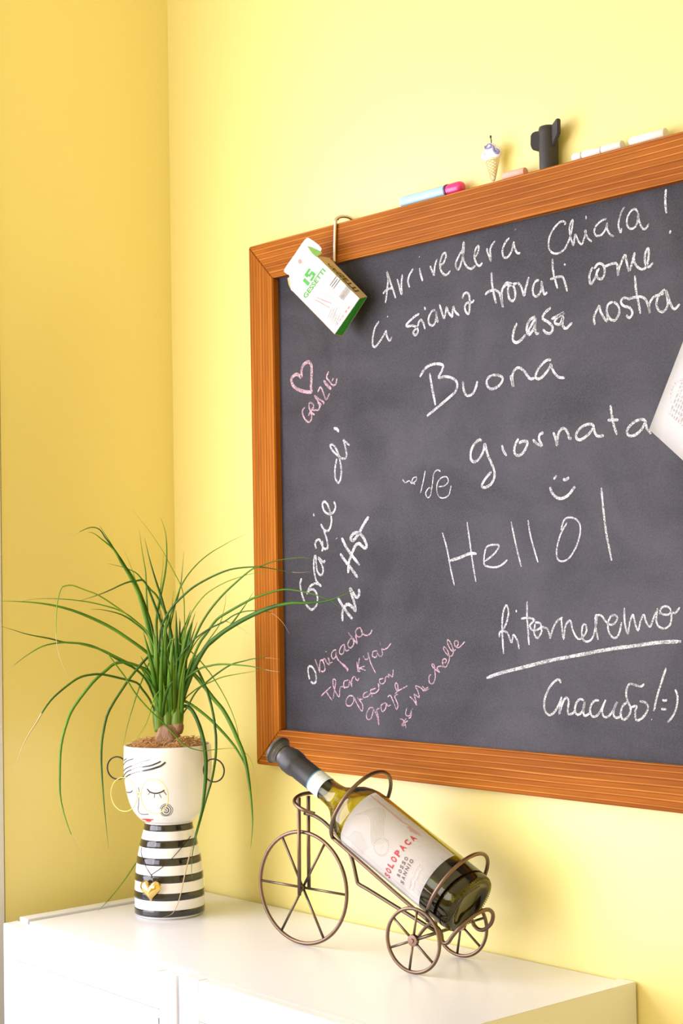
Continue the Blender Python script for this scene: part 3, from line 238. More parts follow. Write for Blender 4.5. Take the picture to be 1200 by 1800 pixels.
LEAVES=[[0.00388,0,[0.1617,-0.1401,1.1514,0.1624,-0.1453,1.1954,0.1605,-0.1543,1.2335,0.1583,-0.1592,1.243,0.1465,-0.1815,1.2625,0.1334,-0.206,1.2808,0.1167,-0.2369,1.2977,0.1026,-0.2627,1.3073,0.0895,-0.2868,1.3123,0.0763,-0.3108,1.3147,0.068,-0.3262,1.3155]],[0.00279,0,[0.1617,-0.1401,1.1514,0.1592,-0.1576,1.1997,0.1538,-0.1735,1.221,0.1458,-0.1926,1.233,0.1387,-0.21,1.2448,0.1315,-0.2272,1.2539,0.1249,-0.2425,1.2581,0.1168,-0.2612,1.2602,0.1097,-0.2782,1.2655,0.099,-0.3035,1.2715,0.0921,-0.3203,1.2775,0.0862,-0.3351,1.283]],[0.00248,0.1,[0.1617,-0.1401,1.1514,0.1624,-0.1561,1.2035,0.1593,-0.1682,1.2221,0.1523,-0.1858,1.231,0.1455,-0.2034,1.2409,0.1388,-0.221,1.2501,0.1293,-0.2453,1.2579,0.1238,-0.2591,1.2599,0.1183,-0.2729,1.2596,0.1117,-0.2901,1.2561,0.1056,-0.3076,1.2464,0.1,-0.3253,1.2332,0.0966,-0.3376,1.2213]],[0.00171,0.16,[0.1617,-0.1401,1.1514,0.1706,-0.1531,1.2337,0.1706,-0.1662,1.2698,0.165,-0.1824,1.2852,0.1588,-0.2002,1.3006,0.1491,-0.2266,1.3198,0.1424,-0.244,1.3276,0.1364,-0.2595,1.3341,0.1322,-0.2698,1.3332,0.1311,-0.2734,1.33,0.1312,-0.2778,1.319,0.1334,-0.282,1.3008,0.1384,-0.2859,1.2735,0.145,-0.2871,1.2482,0.1608,-0.2809,1.2117]],[0.00186,0,[0.1626,-0.1388,1.1558,0.1605,-0.1418,1.2178,0.1531,-0.1524,1.2649,0.1438,-0.1658,1.2842,0.132,-0.1825,1.2989,0.1159,-0.2054,1.3082,0.101,-0.2268,1.3136,0.0839,-0.2512,1.3168,0.0679,-0.274,1.317,0.0572,-0.2892,1.3143]],[0.0031,0,[0.1635,-0.1376,1.1558,0.1545,-0.1395,1.2175,0.1459,-0.1449,1.2554,0.1415,-0.1485,1.2688,0.1313,-0.1597,1.2824,0.1187,-0.1738,1.2941,0.1025,-0.1924,1.3007,0.0926,-0.2039,1.3017]],[0.00543,0,[0.1631,-0.1382,1.1558,0.1651,-0.1521,1.232,0.1657,-0.1584,1.2601,0.1659,-0.1649,1.2866,0.1652,-0.173,1.313,0.1636,-0.1807,1.3319,0.1609,-0.1897,1.3489,0.1579,-0.1987,1.364,0.1552,-0.2077,1.3801,0.1494,-0.2214,1.3929,0.145,-0.2316,1.4016,0.1418,-0.2382,1.4028]],[0.00349,0.1,[0.1639,-0.137,1.1558,0.1625,-0.1474,1.2407,0.1609,-0.1539,1.2787,0.1568,-0.1633,1.3091,0.151,-0.1752,1.3379,0.1457,-0.1858,1.3607,0.1396,-0.1975,1.3813,0.1343,-0.2072,1.3964,0.1309,-0.2137,1.4071,0.1252,-0.2232,1.4102,0.1176,-0.236,1.4044,0.111,-0.2473,1.3963]],[0.00349,0,[0.1643,-0.1364,1.1543,0.1616,-0.1428,1.2028,0.1587,-0.1508,1.2634,0.1547,-0.1592,1.3052,0.1465,-0.1739,1.3455,0.138,-0.1877,1.3669,0.1335,-0.1957,1.3852,0.1288,-0.2035,1.4004,0.1251,-0.2098,1.4126]],[0.00194,0,[0.1635,-0.1376,1.1543,0.152,-0.1396,1.2174,0.1406,-0.1437,1.2705,0.1315,-0.148,1.3087,0.1211,-0.1541,1.3472,0.1162,-0.1574,1.3626,0.1098,-0.162,1.382]],[0.0031,0,[0.17,-0.1283,1.1555,0.17,-0.1283,1.2174,0.1695,-0.1291,1.2552,0.1686,-0.1303,1.2855,0.1644,-0.1363,1.3008,0.1591,-0.1438,1.3185,0.1549,-0.1499,1.3262,0.1485,-0.159,1.34,0.1432,-0.1666,1.35,0.1324,-0.1819,1.3579,0.1228,-0.1957,1.362]],[0.0031,0,[0.1687,-0.1302,1.1556,0.1769,-0.1373,1.2406,0.1777,-0.1438,1.271,0.1763,-0.1495,1.2847,0.1748,-0.1572,1.3051,0.1732,-0.1648,1.3241,0.1711,-0.1722,1.3384,0.1669,-0.1806,1.3386,0.1604,-0.1941,1.3359,0.15,-0.2162,1.3251,0.1413,-0.2347,1.3181,0.1349,-0.2481,1.314]],[0.00233,0,[0.1631,-0.1382,1.1558,0.1529,-0.1412,1.21,0.141,-0.1439,1.2782,0.1356,-0.1437,1.3163,0.132,-0.1421,1.3492,0.1268,-0.1437,1.3777,0.122,-0.1446,1.407]],[0.00357,0,[0.1704,-0.1277,1.1555,0.1765,-0.1289,1.2327,0.1767,-0.1339,1.2706,0.1745,-0.1411,1.2972,0.173,-0.1466,1.3184,0.1706,-0.1536,1.3412,0.1685,-0.1609,1.3677,0.1671,-0.1672,1.3955]],[0.0031,0,[0.1631,-0.1382,1.1558,0.1598,-0.1429,1.2329,0.1588,-0.1443,1.2693,0.1594,-0.1435,1.2934,0.1624,-0.1392,1.3199,0.1659,-0.1342,1.3482,0.1673,-0.1321,1.3729,0.1667,-0.133,1.4014,0.1632,-0.138,1.4224]],[0.00132,0,[0.1721,-0.1252,1.1554,0.177,-0.1184,1.2171,0.1799,-0.1141,1.2624,0.1802,-0.1138,1.2927,0.1799,-0.1142,1.314,0.1779,-0.1171,1.3307,0.1736,-0.1231,1.3461,0.1677,-0.1315,1.366,0.1639,-0.137,1.379,0.1533,-0.1521,1.4074,0.1418,-0.1685,1.4328]],[0.00155,0,[0.1652,-0.1351,1.1557,0.157,-0.1335,1.24,0.1499,-0.1329,1.3084,0.1494,-0.13,1.3312,0.1494,-0.1263,1.3541,0.1486,-0.124,1.3771]],[0.00194,0,[0.1652,-0.1351,1.1557,0.162,-0.13,1.2172,0.1603,-0.1242,1.2701,0.1618,-0.1173,1.3004,0.1637,-0.1119,1.317,0.1647,-0.1076,1.3353,0.1646,-0.1043,1.3583,0.1644,-0.1014,1.3782]],[0.00202,0,[0.1626,-0.1388,1.1558,0.1652,-0.1434,1.2105,0.1734,-0.1409,1.2633,0.178,-0.1383,1.2843,0.182,-0.1353,1.2978,0.1871,-0.1313,1.3143,0.1922,-0.1273,1.3308,0.2001,-0.1198,1.3472,0.2098,-0.1098,1.362,0.2202,-0.0987,1.3738,0.2305,-0.0874,1.3825,0.2408,-0.0762,1.3905,0.2515,-0.0643,1.397]],[0.00264,0.12,[0.1618,-0.14,1.1559,0.1743,-0.1532,1.2188,0.188,-0.1593,1.2642,0.1953,-0.1596,1.2821,0.2091,-0.1544,1.3028,0.2224,-0.1473,1.3167,0.2366,-0.1392,1.3291,0.2541,-0.1281,1.3398,0.2701,-0.1178,1.3476,0.283,-0.1092,1.3517,0.2997,-0.0979,1.3535,0.3137,-0.0885,1.3532,0.3316,-0.0767,1.3498,0.345,-0.0679,1.3466,0.3571,-0.06,1.3453,0.3705,-0.0513,1.346]],[0.00264,0,[0.1721,-0.1252,1.1554,0.1957,-0.1299,1.2182,0.2142,-0.1279,1.2515,0.2291,-0.1255,1.2754,0.2386,-0.1231,1.2888,0.2509,-0.1191,1.3035,0.269,-0.112,1.3217,0.2939,-0.1011,1.3426,0.306,-0.0954,1.3512,0.3143,-0.0908,1.3539,0.3291,-0.0829,1.3594,0.3449,-0.0741,1.3627,0.3654,-0.0627,1.3643,0.3804,-0.0546,1.3622]],[0.00155,0,[0.1721,-0.1252,1.1554,0.1914,-0.1286,1.2255,0.2058,-0.1308,1.2709,0.213,-0.1301,1.2888,0.2211,-0.1266,1.3022,0.2342,-0.1193,1.3184,0.2473,-0.1104,1.3285,0.2601,-0.1013,1.3357,0.2688,-0.0948,1.3392,0.2819,-0.0852,1.3441,0.2961,-0.0747,1.3463,0.3151,-0.0606,1.3489]],[0.00295,0.0,[0.173,-0.124,1.1538,0.2005,-0.1261,1.2107,0.2259,-0.1255,1.2516,0.2414,-0.1218,1.2695,0.2565,-0.118,1.2858,0.2723,-0.1113,1.2956,0.3033,-0.0978,1.3118,0.3168,-0.0917,1.3167,0.3361,-0.0828,1.3222,0.3498,-0.0763,1.3242,0.3667,-0.0685,1.3218,0.3854,-0.0601,1.3172,0.4079,-0.051,1.3085,0.4227,-0.0464,1.2984]],[0.00543,0,[0.1738,-0.1228,1.1531,0.1934,-0.1242,1.1901,0.2042,-0.1243,1.207,0.2156,-0.1242,1.2238,0.2306,-0.1226,1.2427,0.2423,-0.1203,1.2549,0.2596,-0.1145,1.2672,0.2708,-0.1106,1.2741,0.2897,-0.1036,1.2843,0.3145,-0.0942,1.2953,0.3365,-0.0856,1.3027,0.3599,-0.0763,1.3068,0.3812,-0.0678,1.3066,0.4061,-0.0581,1.3087,0.4257,-0.0512,1.3143,0.4491,-0.0437,1.3231]],[0.00341,0,[0.1726,-0.1246,1.1539,0.1888,-0.1234,1.2027,0.2024,-0.118,1.2276,0.2163,-0.1102,1.2456,0.2286,-0.1023,1.2574,0.2408,-0.0945,1.2685,0.2523,-0.088,1.2819,0.2704,-0.0792,1.3062,0.2807,-0.0749,1.3217]],[0.00186,0.2,[0.1643,-0.1364,1.1543,0.182,-0.1433,1.2035,0.1986,-0.141,1.2301,0.217,-0.1354,1.2518,0.2302,-0.1302,1.2637,0.2485,-0.1215,1.2755,0.2647,-0.1132,1.2827,0.2799,-0.1063,1.2922,0.2967,-0.0976,1.2971,0.3179,-0.0865,1.2964,0.3299,-0.0806,1.2924,0.3432,-0.0763,1.2807,0.3536,-0.0753,1.2674]],[0.00155,0.3,[0.173,-0.124,1.1554,0.1906,-0.1244,1.2178,0.2064,-0.1186,1.2517,0.2202,-0.1099,1.2688,0.236,-0.0981,1.2805,0.2421,-0.0933,1.2834,0.248,-0.0888,1.2811,0.258,-0.0812,1.275,0.2698,-0.073,1.2652]],[0.00155,0,[0.1739,-0.1228,1.1553,0.1893,-0.1115,1.2171,0.2038,-0.0981,1.2508,0.2162,-0.0862,1.274,0.2198,-0.0831,1.283,0.2233,-0.0808,1.2965,0.2265,-0.0795,1.3116,0.2278,-0.0807,1.3267]],[0.00279,0,[0.1721,-0.1252,1.1554,0.187,-0.1216,1.2326,0.1956,-0.118,1.2658,0.2006,-0.1157,1.2838,0.2051,-0.1131,1.2973]],[0.00388,0,[0.1687,-0.1302,1.1556,0.1737,-0.1231,1.2399,0.1773,-0.1178,1.2655,0.1818,-0.1114,1.2836,0.185,-0.1069,1.2986]],[0.00202,0,[0.1644,-0.1363,1.1558,0.1597,-0.1302,1.2172,0.157,-0.1217,1.2776,0.1564,-0.1162,1.308,0.1558,-0.1136,1.3248]],[0.00202,0.12,[0.1721,-0.1253,1.1479,0.1786,-0.1225,1.1555,0.1916,-0.1186,1.1712,0.2023,-0.1168,1.1856,0.2117,-0.1142,1.1955,0.2216,-0.1105,1.2031,0.2394,-0.1038,1.216,0.2587,-0.096,1.2273,0.2765,-0.0879,1.232,0.2902,-0.0817,1.2352,0.3106,-0.0725,1.2359,0.3226,-0.0673,1.2339]],[0.00233,0.14,[0.173,-0.124,1.1538,0.1862,-0.1283,1.1841,0.2005,-0.1289,1.2071,0.2214,-0.1209,1.2215,0.2343,-0.1149,1.2253,0.2468,-0.1091,1.2276,0.2621,-0.1021,1.2277,0.2827,-0.0928,1.2263,0.298,-0.0862,1.2242,0.3174,-0.0783,1.22,0.3312,-0.0725,1.2187]],[0.00155,0,[0.1738,-0.1228,1.1531,0.1866,-0.1195,1.1798,0.1952,-0.1147,1.1889,0.2046,-0.109,1.1964,0.2192,-0.0994,1.2039,0.2327,-0.0907,1.2099,0.2493,-0.0797,1.2136,0.2692,-0.0668,1.2173,0.2781,-0.0611,1.2202]],[0.00496,0,[0.1721,-0.1252,1.1554,0.1841,-0.124,1.1913,0.1936,-0.1212,1.2117,0.1999,-0.1164,1.2154,0.2117,-0.1095,1.2014,0.2262,-0.102,1.1819,0.2382,-0.0956,1.1672,0.2503,-0.0912,1.1474,0.2592,-0.089,1.1307,0.2694,-0.0869,1.1113,0.2773,-0.0876,1.0921,0.2855,-0.09,1.0695,0.2941,-0.0938,1.0441,0.3006,-0.0982,1.0231,0.3072,-0.1067,0.9959]],[0.0031,0,[0.1721,-0.1252,1.1554,0.1856,-0.1212,1.1949,0.1974,-0.1172,1.2237,0.2015,-0.1139,1.2266,0.2114,-0.1092,1.2079,0.2214,-0.106,1.1857,0.2305,-0.1055,1.16,0.2355,-0.1068,1.1428,0.2388,-0.1081,1.131,0.2435,-0.1126,1.1087,0.2473,-0.1215,1.0811,0.249,-0.1322,1.0574,0.2513,-0.1434,1.0319,0.2537,-0.1542,1.0069,0.256,-0.1611,0.9891,0.2609,-0.1661,0.9679,0.2653,-0.1666,0.9563]],[0.00341,0,[0.17,-0.1283,1.1555,0.1771,-0.1296,1.1778,0.1866,-0.1225,1.1787,0.1975,-0.1154,1.1725,0.2115,-0.1072,1.1614,0.225,-0.1001,1.1491,0.2426,-0.0919,1.1309,0.255,-0.0872,1.1165,0.2648,-0.0847,1.1027,0.2711,-0.0841,1.092,0.277,-0.0858,1.0787,0.2835,-0.0883,1.0634]],[0.00465,0,[0.1734,-0.1234,1.1553,0.1797,-0.1231,1.1662,0.1872,-0.12,1.1716,0.1966,-0.116,1.1665,0.2096,-0.1153,1.1507,0.2235,-0.1178,1.1308,0.234,-0.1224,1.1133,0.2411,-0.1267,1.1009,0.252,-0.1358,1.0802,0.2623,-0.1464,1.06,0.2702,-0.1558,1.044,0.279,-0.17,1.0246,0.2887,-0.1854,1.004]],[0.0014,1,[0.2644,-0.1678,1.0007,0.2631,-0.1697,0.9922,0.2591,-0.1755,0.9653,0.2548,-0.1815,0.9348,0.2498,-0.1887,0.9176,0.2427,-0.1987,0.9129]],[0.00155,0.1,[0.1626,-0.1388,1.1558,0.1719,-0.1424,1.2182,0.1835,-0.1389,1.2596,0.1926,-0.1301,1.2544,0.2018,-0.1218,1.2457,0.2135,-0.1121,1.2306,0.2269,-0.102,1.209,0.2385,-0.0943,1.1867,0.2478,-0.089,1.1657,0.2556,-0.086,1.1436,0.2625,-0.086,1.1169,0.27,-0.0797,1.1088,0.2763,-0.0766,1.094,0.2792,-0.0771,1.0817]],[0.00178,0,[0.1765,-0.2323,1.2447,0.1826,-0.2236,1.2298,0.1892,-0.2142,1.2135,0.1969,-0.2031,1.1914,0.2072,-0.1884,1.1703,0.2147,-0.1778,1.1577,0.2229,-0.166,1.1418,0.2286,-0.1579,1.1305,0.2354,-0.1483,1.1221,0.2425,-0.1381,1.1181,0.2469,-0.1318,1.1174,0.2572,-0.1171,1.1191,0.2675,-0.1024,1.1195,0.2732,-0.0943,1.1173]],[0.00264,0.25,[0.1617,-0.1401,1.1484,0.1608,-0.146,1.1577,0.161,-0.1582,1.1811,0.1598,-0.1689,1.1952,0.1587,-0.1771,1.2045,0.1528,-0.1976,1.211,0.1461,-0.2218,1.2173,0.1421,-0.2366,1.2175,0.1387,-0.2496,1.2152,0.1358,-0.2629,1.2084,0.1321,-0.2863,1.1914,0.1313,-0.3007,1.1762,0.132,-0.3108,1.1625,0.1324,-0.3245,1.1455,0.1339,-0.3358,1.1285,0.1378,-0.3485,1.1049]],[0.00357,0.07,[0.1626,-0.1389,1.1513,0.1656,-0.1503,1.1958,0.1641,-0.1625,1.2189,0.1588,-0.1768,1.227,0.1528,-0.1928,1.232,0.1481,-0.2052,1.2299,0.1452,-0.2145,1.2228,0.1399,-0.2332,1.2069,0.1347,-0.2584,1.1769,0.1344,-0.2691,1.1575,0.137,-0.2796,1.1293,0.1444,-0.2866,1.0941,0.1539,-0.2908,1.0593,0.1712,-0.2873,1.0198,0.1854,-0.2806,0.9977]],[0.0031,0.0,[0.1622,-0.1394,1.1559,0.1692,-0.1523,1.2261,0.1676,-0.16,1.2391,0.1649,-0.1673,1.2342,0.1614,-0.1786,1.2219,0.1578,-0.1921,1.2053,0.1528,-0.2158,1.1713,0.1536,-0.2254,1.1466,0.1571,-0.232,1.1194,0.1649,-0.2362,1.0838,0.1771,-0.24,1.0366,0.1878,-0.2424,0.9983]],[0.00171,0,[0.1618,-0.14,1.1559,0.1624,-0.1478,1.2106,0.1595,-0.1555,1.2297,0.1571,-0.1613,1.2187,0.1544,-0.1689,1.2002,0.1524,-0.1754,1.1818,0.1499,-0.1854,1.1509,0.1489,-0.1933,1.1194]],[0.00155,0,[0.1699,-0.1284,1.1457,0.1759,-0.1369,1.1729,0.1824,-0.1455,1.1977,0.181,-0.1537,1.1951,0.1814,-0.166,1.1824,0.188,-0.1817,1.1542,0.1907,-0.2033,1.1303]],[0.00171,0,[0.1611,-0.1279,1.1376,0.1528,-0.1149,1.1248,0.1065,-0.0882,1.0421,0.0891,-0.113,0.9812,0.0796,-0.1266,0.9555,0.067,-0.1446,0.9247,0.0562,-0.1599,0.903,0.0959,-0.2009,0.9014]],[0.00459,0,[0.1654,-0.1348,1.1461,0.1604,-0.1314,1.2067,0.1551,-0.1296,1.2602,0.15,-0.1303,1.2986]],[0.00357,0,[0.1603,-0.1422,1.1505,0.1485,-0.133,1.1984,0.1383,-0.1249,1.2409,0.1312,-0.1188,1.2716]],[0.00355,0,[0.1688,-0.13,1.1501,0.1636,-0.1268,1.1988,0.158,-0.1255,1.2417,0.1526,-0.1266,1.2726]],[0.00447,0,[0.1704,-0.1277,1.1511,0.1607,-0.1218,1.1826,0.1508,-0.1185,1.2106,0.1418,-0.1185,1.2309]],[0.00312,0,[0.1675,-0.1319,1.1462,0.1641,-0.1267,1.1731,0.1632,-0.119,1.1968,0.1652,-0.109,1.2137]],[0.00473,0,[0.1743,-0.1221,1.1515,0.1727,-0.1255,1.1942,0.1666,-0.1352,1.2319,0.1559,-0.1514,1.259]],[0.00581,0,[0.1651,-0.1353,1.1489,0.1692,-0.1372,1.191,0.1735,-0.1388,1.2277,0.1771,-0.1396,1.2539]],[0.00328,0,[0.1697,-0.1287,1.1509,0.1872,-0.1415,1.1847,0.2039,-0.1554,1.214,0.2154,-0.1674,1.2347]],[0.00555,0,[0.1675,-0.1319,1.1497,0.1553,-0.1228,1.1862,0.1447,-0.1149,1.2186,0.1371,-0.1093,1.2421]],[0.00544,0,[0.1628,-0.1385,1.1519,0.1507,-0.1317,1.1868,0.1381,-0.1283,1.2178,0.126,-0.1295,1.2402]],[0.00388,0,[0.1654,-0.1349,1.1503,0.1745,-0.1415,1.1719,0.183,-0.1489,1.1908,0.1888,-0.1556,1.2043]],[0.0052,0,[0.17,-0.1282,1.153,0.1703,-0.1273,1.1725,0.1713,-0.1255,1.1896,0.1729,-0.1228,1.2018]],[0.00571,0,[0.1607,-0.1416,1.1525,0.1571,-0.1396,1.196,0.1528,-0.1394,1.2343,0.1482,-0.1415,1.2618]],[0.00528,0,[0.161,-0.1411,1.1509,0.1824,-0.1548,1.1975,0.2041,-0.168,1.2376,0.2208,-0.1772,1.2658]],[0.0051,0,[0.1614,-0.1405,1.1524,0.1688,-0.1437,1.2096,0.1769,-0.1457,1.2594,0.1841,-0.1455,1.2948]],[0.00397,0,[0.167,-0.1326,1.1471,0.1521,-0.1221,1.1834,0.1384,-0.1136,1.2158,0.1279,-0.1086,1.2393]],[0.00421,0,[0.174,-0.1226,1.1521,0.161,-0.1098,1.2003,0.1521,-0.095,1.2432,0.1489,-0.079,1.2741]],[0.00369,0,[0.1683,-0.1307,1.1479,0.1596,-0.124,1.1908,0.1517,-0.1185,1.2287,0.1459,-0.1149,1.256]],[0.00349,0,[0.1605,-0.1419,1.1522,0.1465,-0.1313,1.1749,0.1347,-0.1215,1.1951,0.1267,-0.1136,1.2097]],[0.00555,0,[0.1728,-0.1242,1.1486,0.1824,-0.1285,1.1935,0.1933,-0.131,1.2324,0.2035,-0.13,1.26]],[0.00561,0,[0.1617,-0.1401,1.1531,0.1593,-0.1369,1.1751,0.1583,-0.1326,1.1945,0.159,-0.1273,1.2083]],[0.00453,0,[0.1702,-0.1281,1.1478,0.18,-0.1298,1.1762,0.1944,-0.1264,1.2008,0.2126,-0.1172,1.2181]],[0.0048,0,[0.1717,-0.1259,1.1523,0.1614,-0.1226,1.1995,0.1479,-0.1257,1.2415,0.1315,-0.1361,1.2718]],[0.00491,0,[0.1707,-0.1273,1.1509,0.157,-0.1171,1.1699,0.145,-0.1081,1.1868,0.1366,-0.1014,1.1991]],[0.00527,0,[0.1674,-0.132,1.1475,0.1587,-0.1275,1.1922,0.1488,-0.1267,1.2318,0.1385,-0.1303,1.2603]],[0.0053,0,[0.1639,-0.137,1.1452,0.1777,-0.1452,1.2036,0.1917,-0.1531,1.2541,0.2027,-0.1582,1.2898]],[0.00552,0,[0.1667,-0.133,1.1451,0.1803,-0.1407,1.1947,0.1948,-0.1472,1.2377,0.2069,-0.1503,1.2681]],[0.00499,0,[0.1708,-0.1272,1.149,0.1612,-0.1159,1.2054,0.1558,-0.1016,1.2554,0.156,-0.0848,1.2913]],[0.00313,0,[0.1731,-0.1238,1.1538,0.1867,-0.1356,1.1922,0.1984,-0.1506,1.2257,0.2047,-0.1668,1.2494]],[0.00524,0,[0.1596,-0.1432,1.1504,0.1573,-0.1377,1.1946,0.1581,-0.129,1.2334,0.1625,-0.117,1.2611]],[0.00527,0,[0.1678,-0.1315,1.1452,0.1656,-0.1303,1.1698,0.163,-0.1303,1.1914,0.1602,-0.1317,1.207]],[0.00481,0,[0.1682,-0.1309,1.1475,0.1875,-0.1432,1.1921,0.2072,-0.1549,1.2305,0.2226,-0.1628,1.2575]],[0.00354,0,[0.1748,-0.1215,1.1516,0.1864,-0.1267,1.1966,0.1998,-0.1294,1.2357,0.2128,-0.1278,1.2632]],[0.00555,0,[0.1725,-0.1247,1.1526,0.1841,-0.1302,1.1903,0.1974,-0.1334,1.2231,0.2101,-0.1325,1.2462]],[0.00453,0,[0.1625,-0.139,1.1529,0.1679,-0.1389,1.1877,0.176,-0.1351,1.218,0.1862,-0.127,1.2395]],[0.00578,0,[0.1704,-0.1277,1.1496,0.1791,-0.1306,1.1792,0.1901,-0.1305,1.2049,0.2022,-0.1263,1.2231]],[0.00393,0,[0.1623,-0.1393,1.1517,0.1788,-0.1481,1.1755,0.1977,-0.1547,1.196,0.216,-0.1569,1.2106]],[0.00519,0,[0.1692,-0.1294,1.1491,0.1668,-0.1283,1.2037,0.1635,-0.129,1.2518,0.1594,-0.1321,1.2863]],[0.00555,0,[0.1707,-0.1274,1.1542,0.1706,-0.1237,1.2052,0.173,-0.1171,1.25,0.178,-0.1075,1.2819]],[0.00485,0,[0.1734,-0.1234,1.1493,0.1925,-0.1325,1.2076,0.2145,-0.1379,1.258,0.2356,-0.1367,1.2933]],[0.00568,0,[0.1733,-0.1235,1.1526,0.1885,-0.1334,1.2119,0.2034,-0.1436,1.2631,0.2143,-0.1515,1.2993]],[0.00469,0,[0.1741,-0.1224,1.1488,0.1776,-0.1235,1.2031,0.1814,-0.124,1.2506,0.1848,-0.1236,1.2844]],[0.00512,0,[0.1631,-0.1382,1.1477,0.1715,-0.141,1.1819,0.1822,-0.1408,1.2116,0.1937,-0.1366,1.2326]],[0.00374,0,[0.1744,-0.1221,1.1504,0.1781,-0.122,1.1746,0.1839,-0.1192,1.1956,0.1912,-0.1133,1.2105]],[0.00554,0,[0.1655,-0.1347,1.149,0.1643,-0.1351,1.169,0.1618,-0.1375,1.1866,0.1581,-0.1419,1.1992]],[0.0047,0,[0.1711,-0.1268,1.1498,0.1665,-0.1198,1.1916,0.1651,-0.1098,1.2283,0.1677,-0.097,1.2546]],[0.00403,0,[0.1747,-0.1216,1.1461,0.1824,-0.1273,1.1695,0.2023,-0.1348,1.2115,0.2213,-0.1399,1.246]],[0.00439,0,[0.1741,-0.1225,1.1484,0.1793,-0.1262,1.1715,0.2038,-0.1297,1.2366,0.2274,-0.1273,1.2831]],[0.00546,0,[0.1589,-0.1442,1.1482,0.1626,-0.1459,1.1711,0.1731,-0.1536,1.2332,0.1813,-0.1598,1.2786]],[0.00608,0,[0.17,-0.1282,1.1491,0.1707,-0.1288,1.1718,0.1795,-0.119,1.2049,0.1916,-0.1047,1.2347]],[0.0054,0,[0.1703,-0.1279,1.1435,0.1787,-0.133,1.1668,0.1952,-0.1441,1.2071,0.2103,-0.1538,1.2408]],[0.00504,0,[0.1617,-0.1402,1.1446,0.1631,-0.1407,1.1673,0.1596,-0.1512,1.2055,0.153,-0.166,1.2385]],[0.00546,0,[0.1733,-0.1236,1.1503,0.1789,-0.1274,1.1734,0.1994,-0.1327,1.2296,0.2187,-0.1338,1.2716]],[0.00545,0,[0.1711,-0.1267,1.1505,0.1744,-0.1291,1.1734,0.1845,-0.1234,1.1951,0.1982,-0.1146,1.2189]],[0.00599,0,[0.1584,-0.1448,1.1491,0.1615,-0.1475,1.1721,0.1716,-0.1548,1.2304,0.1786,-0.1623,1.2739]],[0.00476,0,[0.1768,-0.1186,1.1453,0.1862,-0.1242,1.1688,0.1997,-0.1318,1.1972,0.2146,-0.1384,1.2248]],[0.00527,0,[0.1585,-0.1446,1.1453,0.1594,-0.1441,1.1679,0.1568,-0.1491,1.2091,0.153,-0.1558,1.2436]],[0.00596,0,[0.1596,-0.1432,1.1435,0.1647,-0.1467,1.1666,0.1757,-0.154,1.2087,0.1853,-0.161,1.2434]],[0.00396,0,[0.1755,-0.1204,1.1501,0.178,-0.1209,1.1729,0.1859,-0.123,1.2359,0.1936,-0.1227,1.2818]],[0.00503,0,[0.1767,-0.1187,1.148,0.1802,-0.1203,1.1709,0.1947,-0.1225,1.2364,0.2087,-0.1207,1.2835]],[0.00506,0,[0.1581,-0.1453,1.1449,0.1632,-0.1489,1.168,0.1812,-0.1605,1.2338,0.1949,-0.1702,1.2809]],[0.00595,0,[0.1583,-0.145,1.1483,0.1651,-0.1484,1.1714,0.1795,-0.1671,1.2289,0.189,-0.186,1.2718]],[0.00457,0,[0.1611,-0.141,1.1488,0.1652,-0.1428,1.1717,0.1696,-0.1498,1.2061,0.1731,-0.1576,1.2368]],[0.00588,0,[0.1701,-0.1281,1.1479,0.1737,-0.1298,1.1708,0.1831,-0.1252,1.1945,0.1961,-0.1171,1.2194]],[0.00604,0,[0.1753,-0.1207,1.1454,0.1774,-0.121,1.1682,0.1831,-0.1246,1.2382,0.1877,-0.127,1.2881]],[0.00436,0,[0.1764,-0.1191,1.1437,0.1787,-0.1199,1.1665,0.1861,-0.1205,1.2193,0.1936,-0.1189,1.2598]],[0.00408,0,[0.158,-0.1454,1.148,0.1643,-0.1488,1.1712,0.1838,-0.1621,1.2352,0.1992,-0.1725,1.2814]],[0.00438,0,[0.1621,-0.1396,1.1446,0.1682,-0.1439,1.1677,0.1715,-0.1592,1.1966,0.1728,-0.1803,1.2247]],[0.0041,0,[0.1623,-0.1393,1.1498,0.1672,-0.1423,1.1728,0.1832,-0.1527,1.2373,0.1958,-0.161,1.2837]],[0.00405,0,[0.172,-0.1255,1.1466,0.1796,-0.1298,1.1699,0.1946,-0.1391,1.2098,0.2089,-0.1465,1.2434]],[0.00526,0,[0.164,-0.1369,1.1441,0.1692,-0.1405,1.1672,0.179,-0.1496,1.2081,0.1868,-0.1593,1.2423]],[0.004,0,[0.1767,-0.1187,1.1494,0.178,-0.12,1.1722,0.1842,-0.1167,1.205,0.1914,-0.1118,1.2347]]]
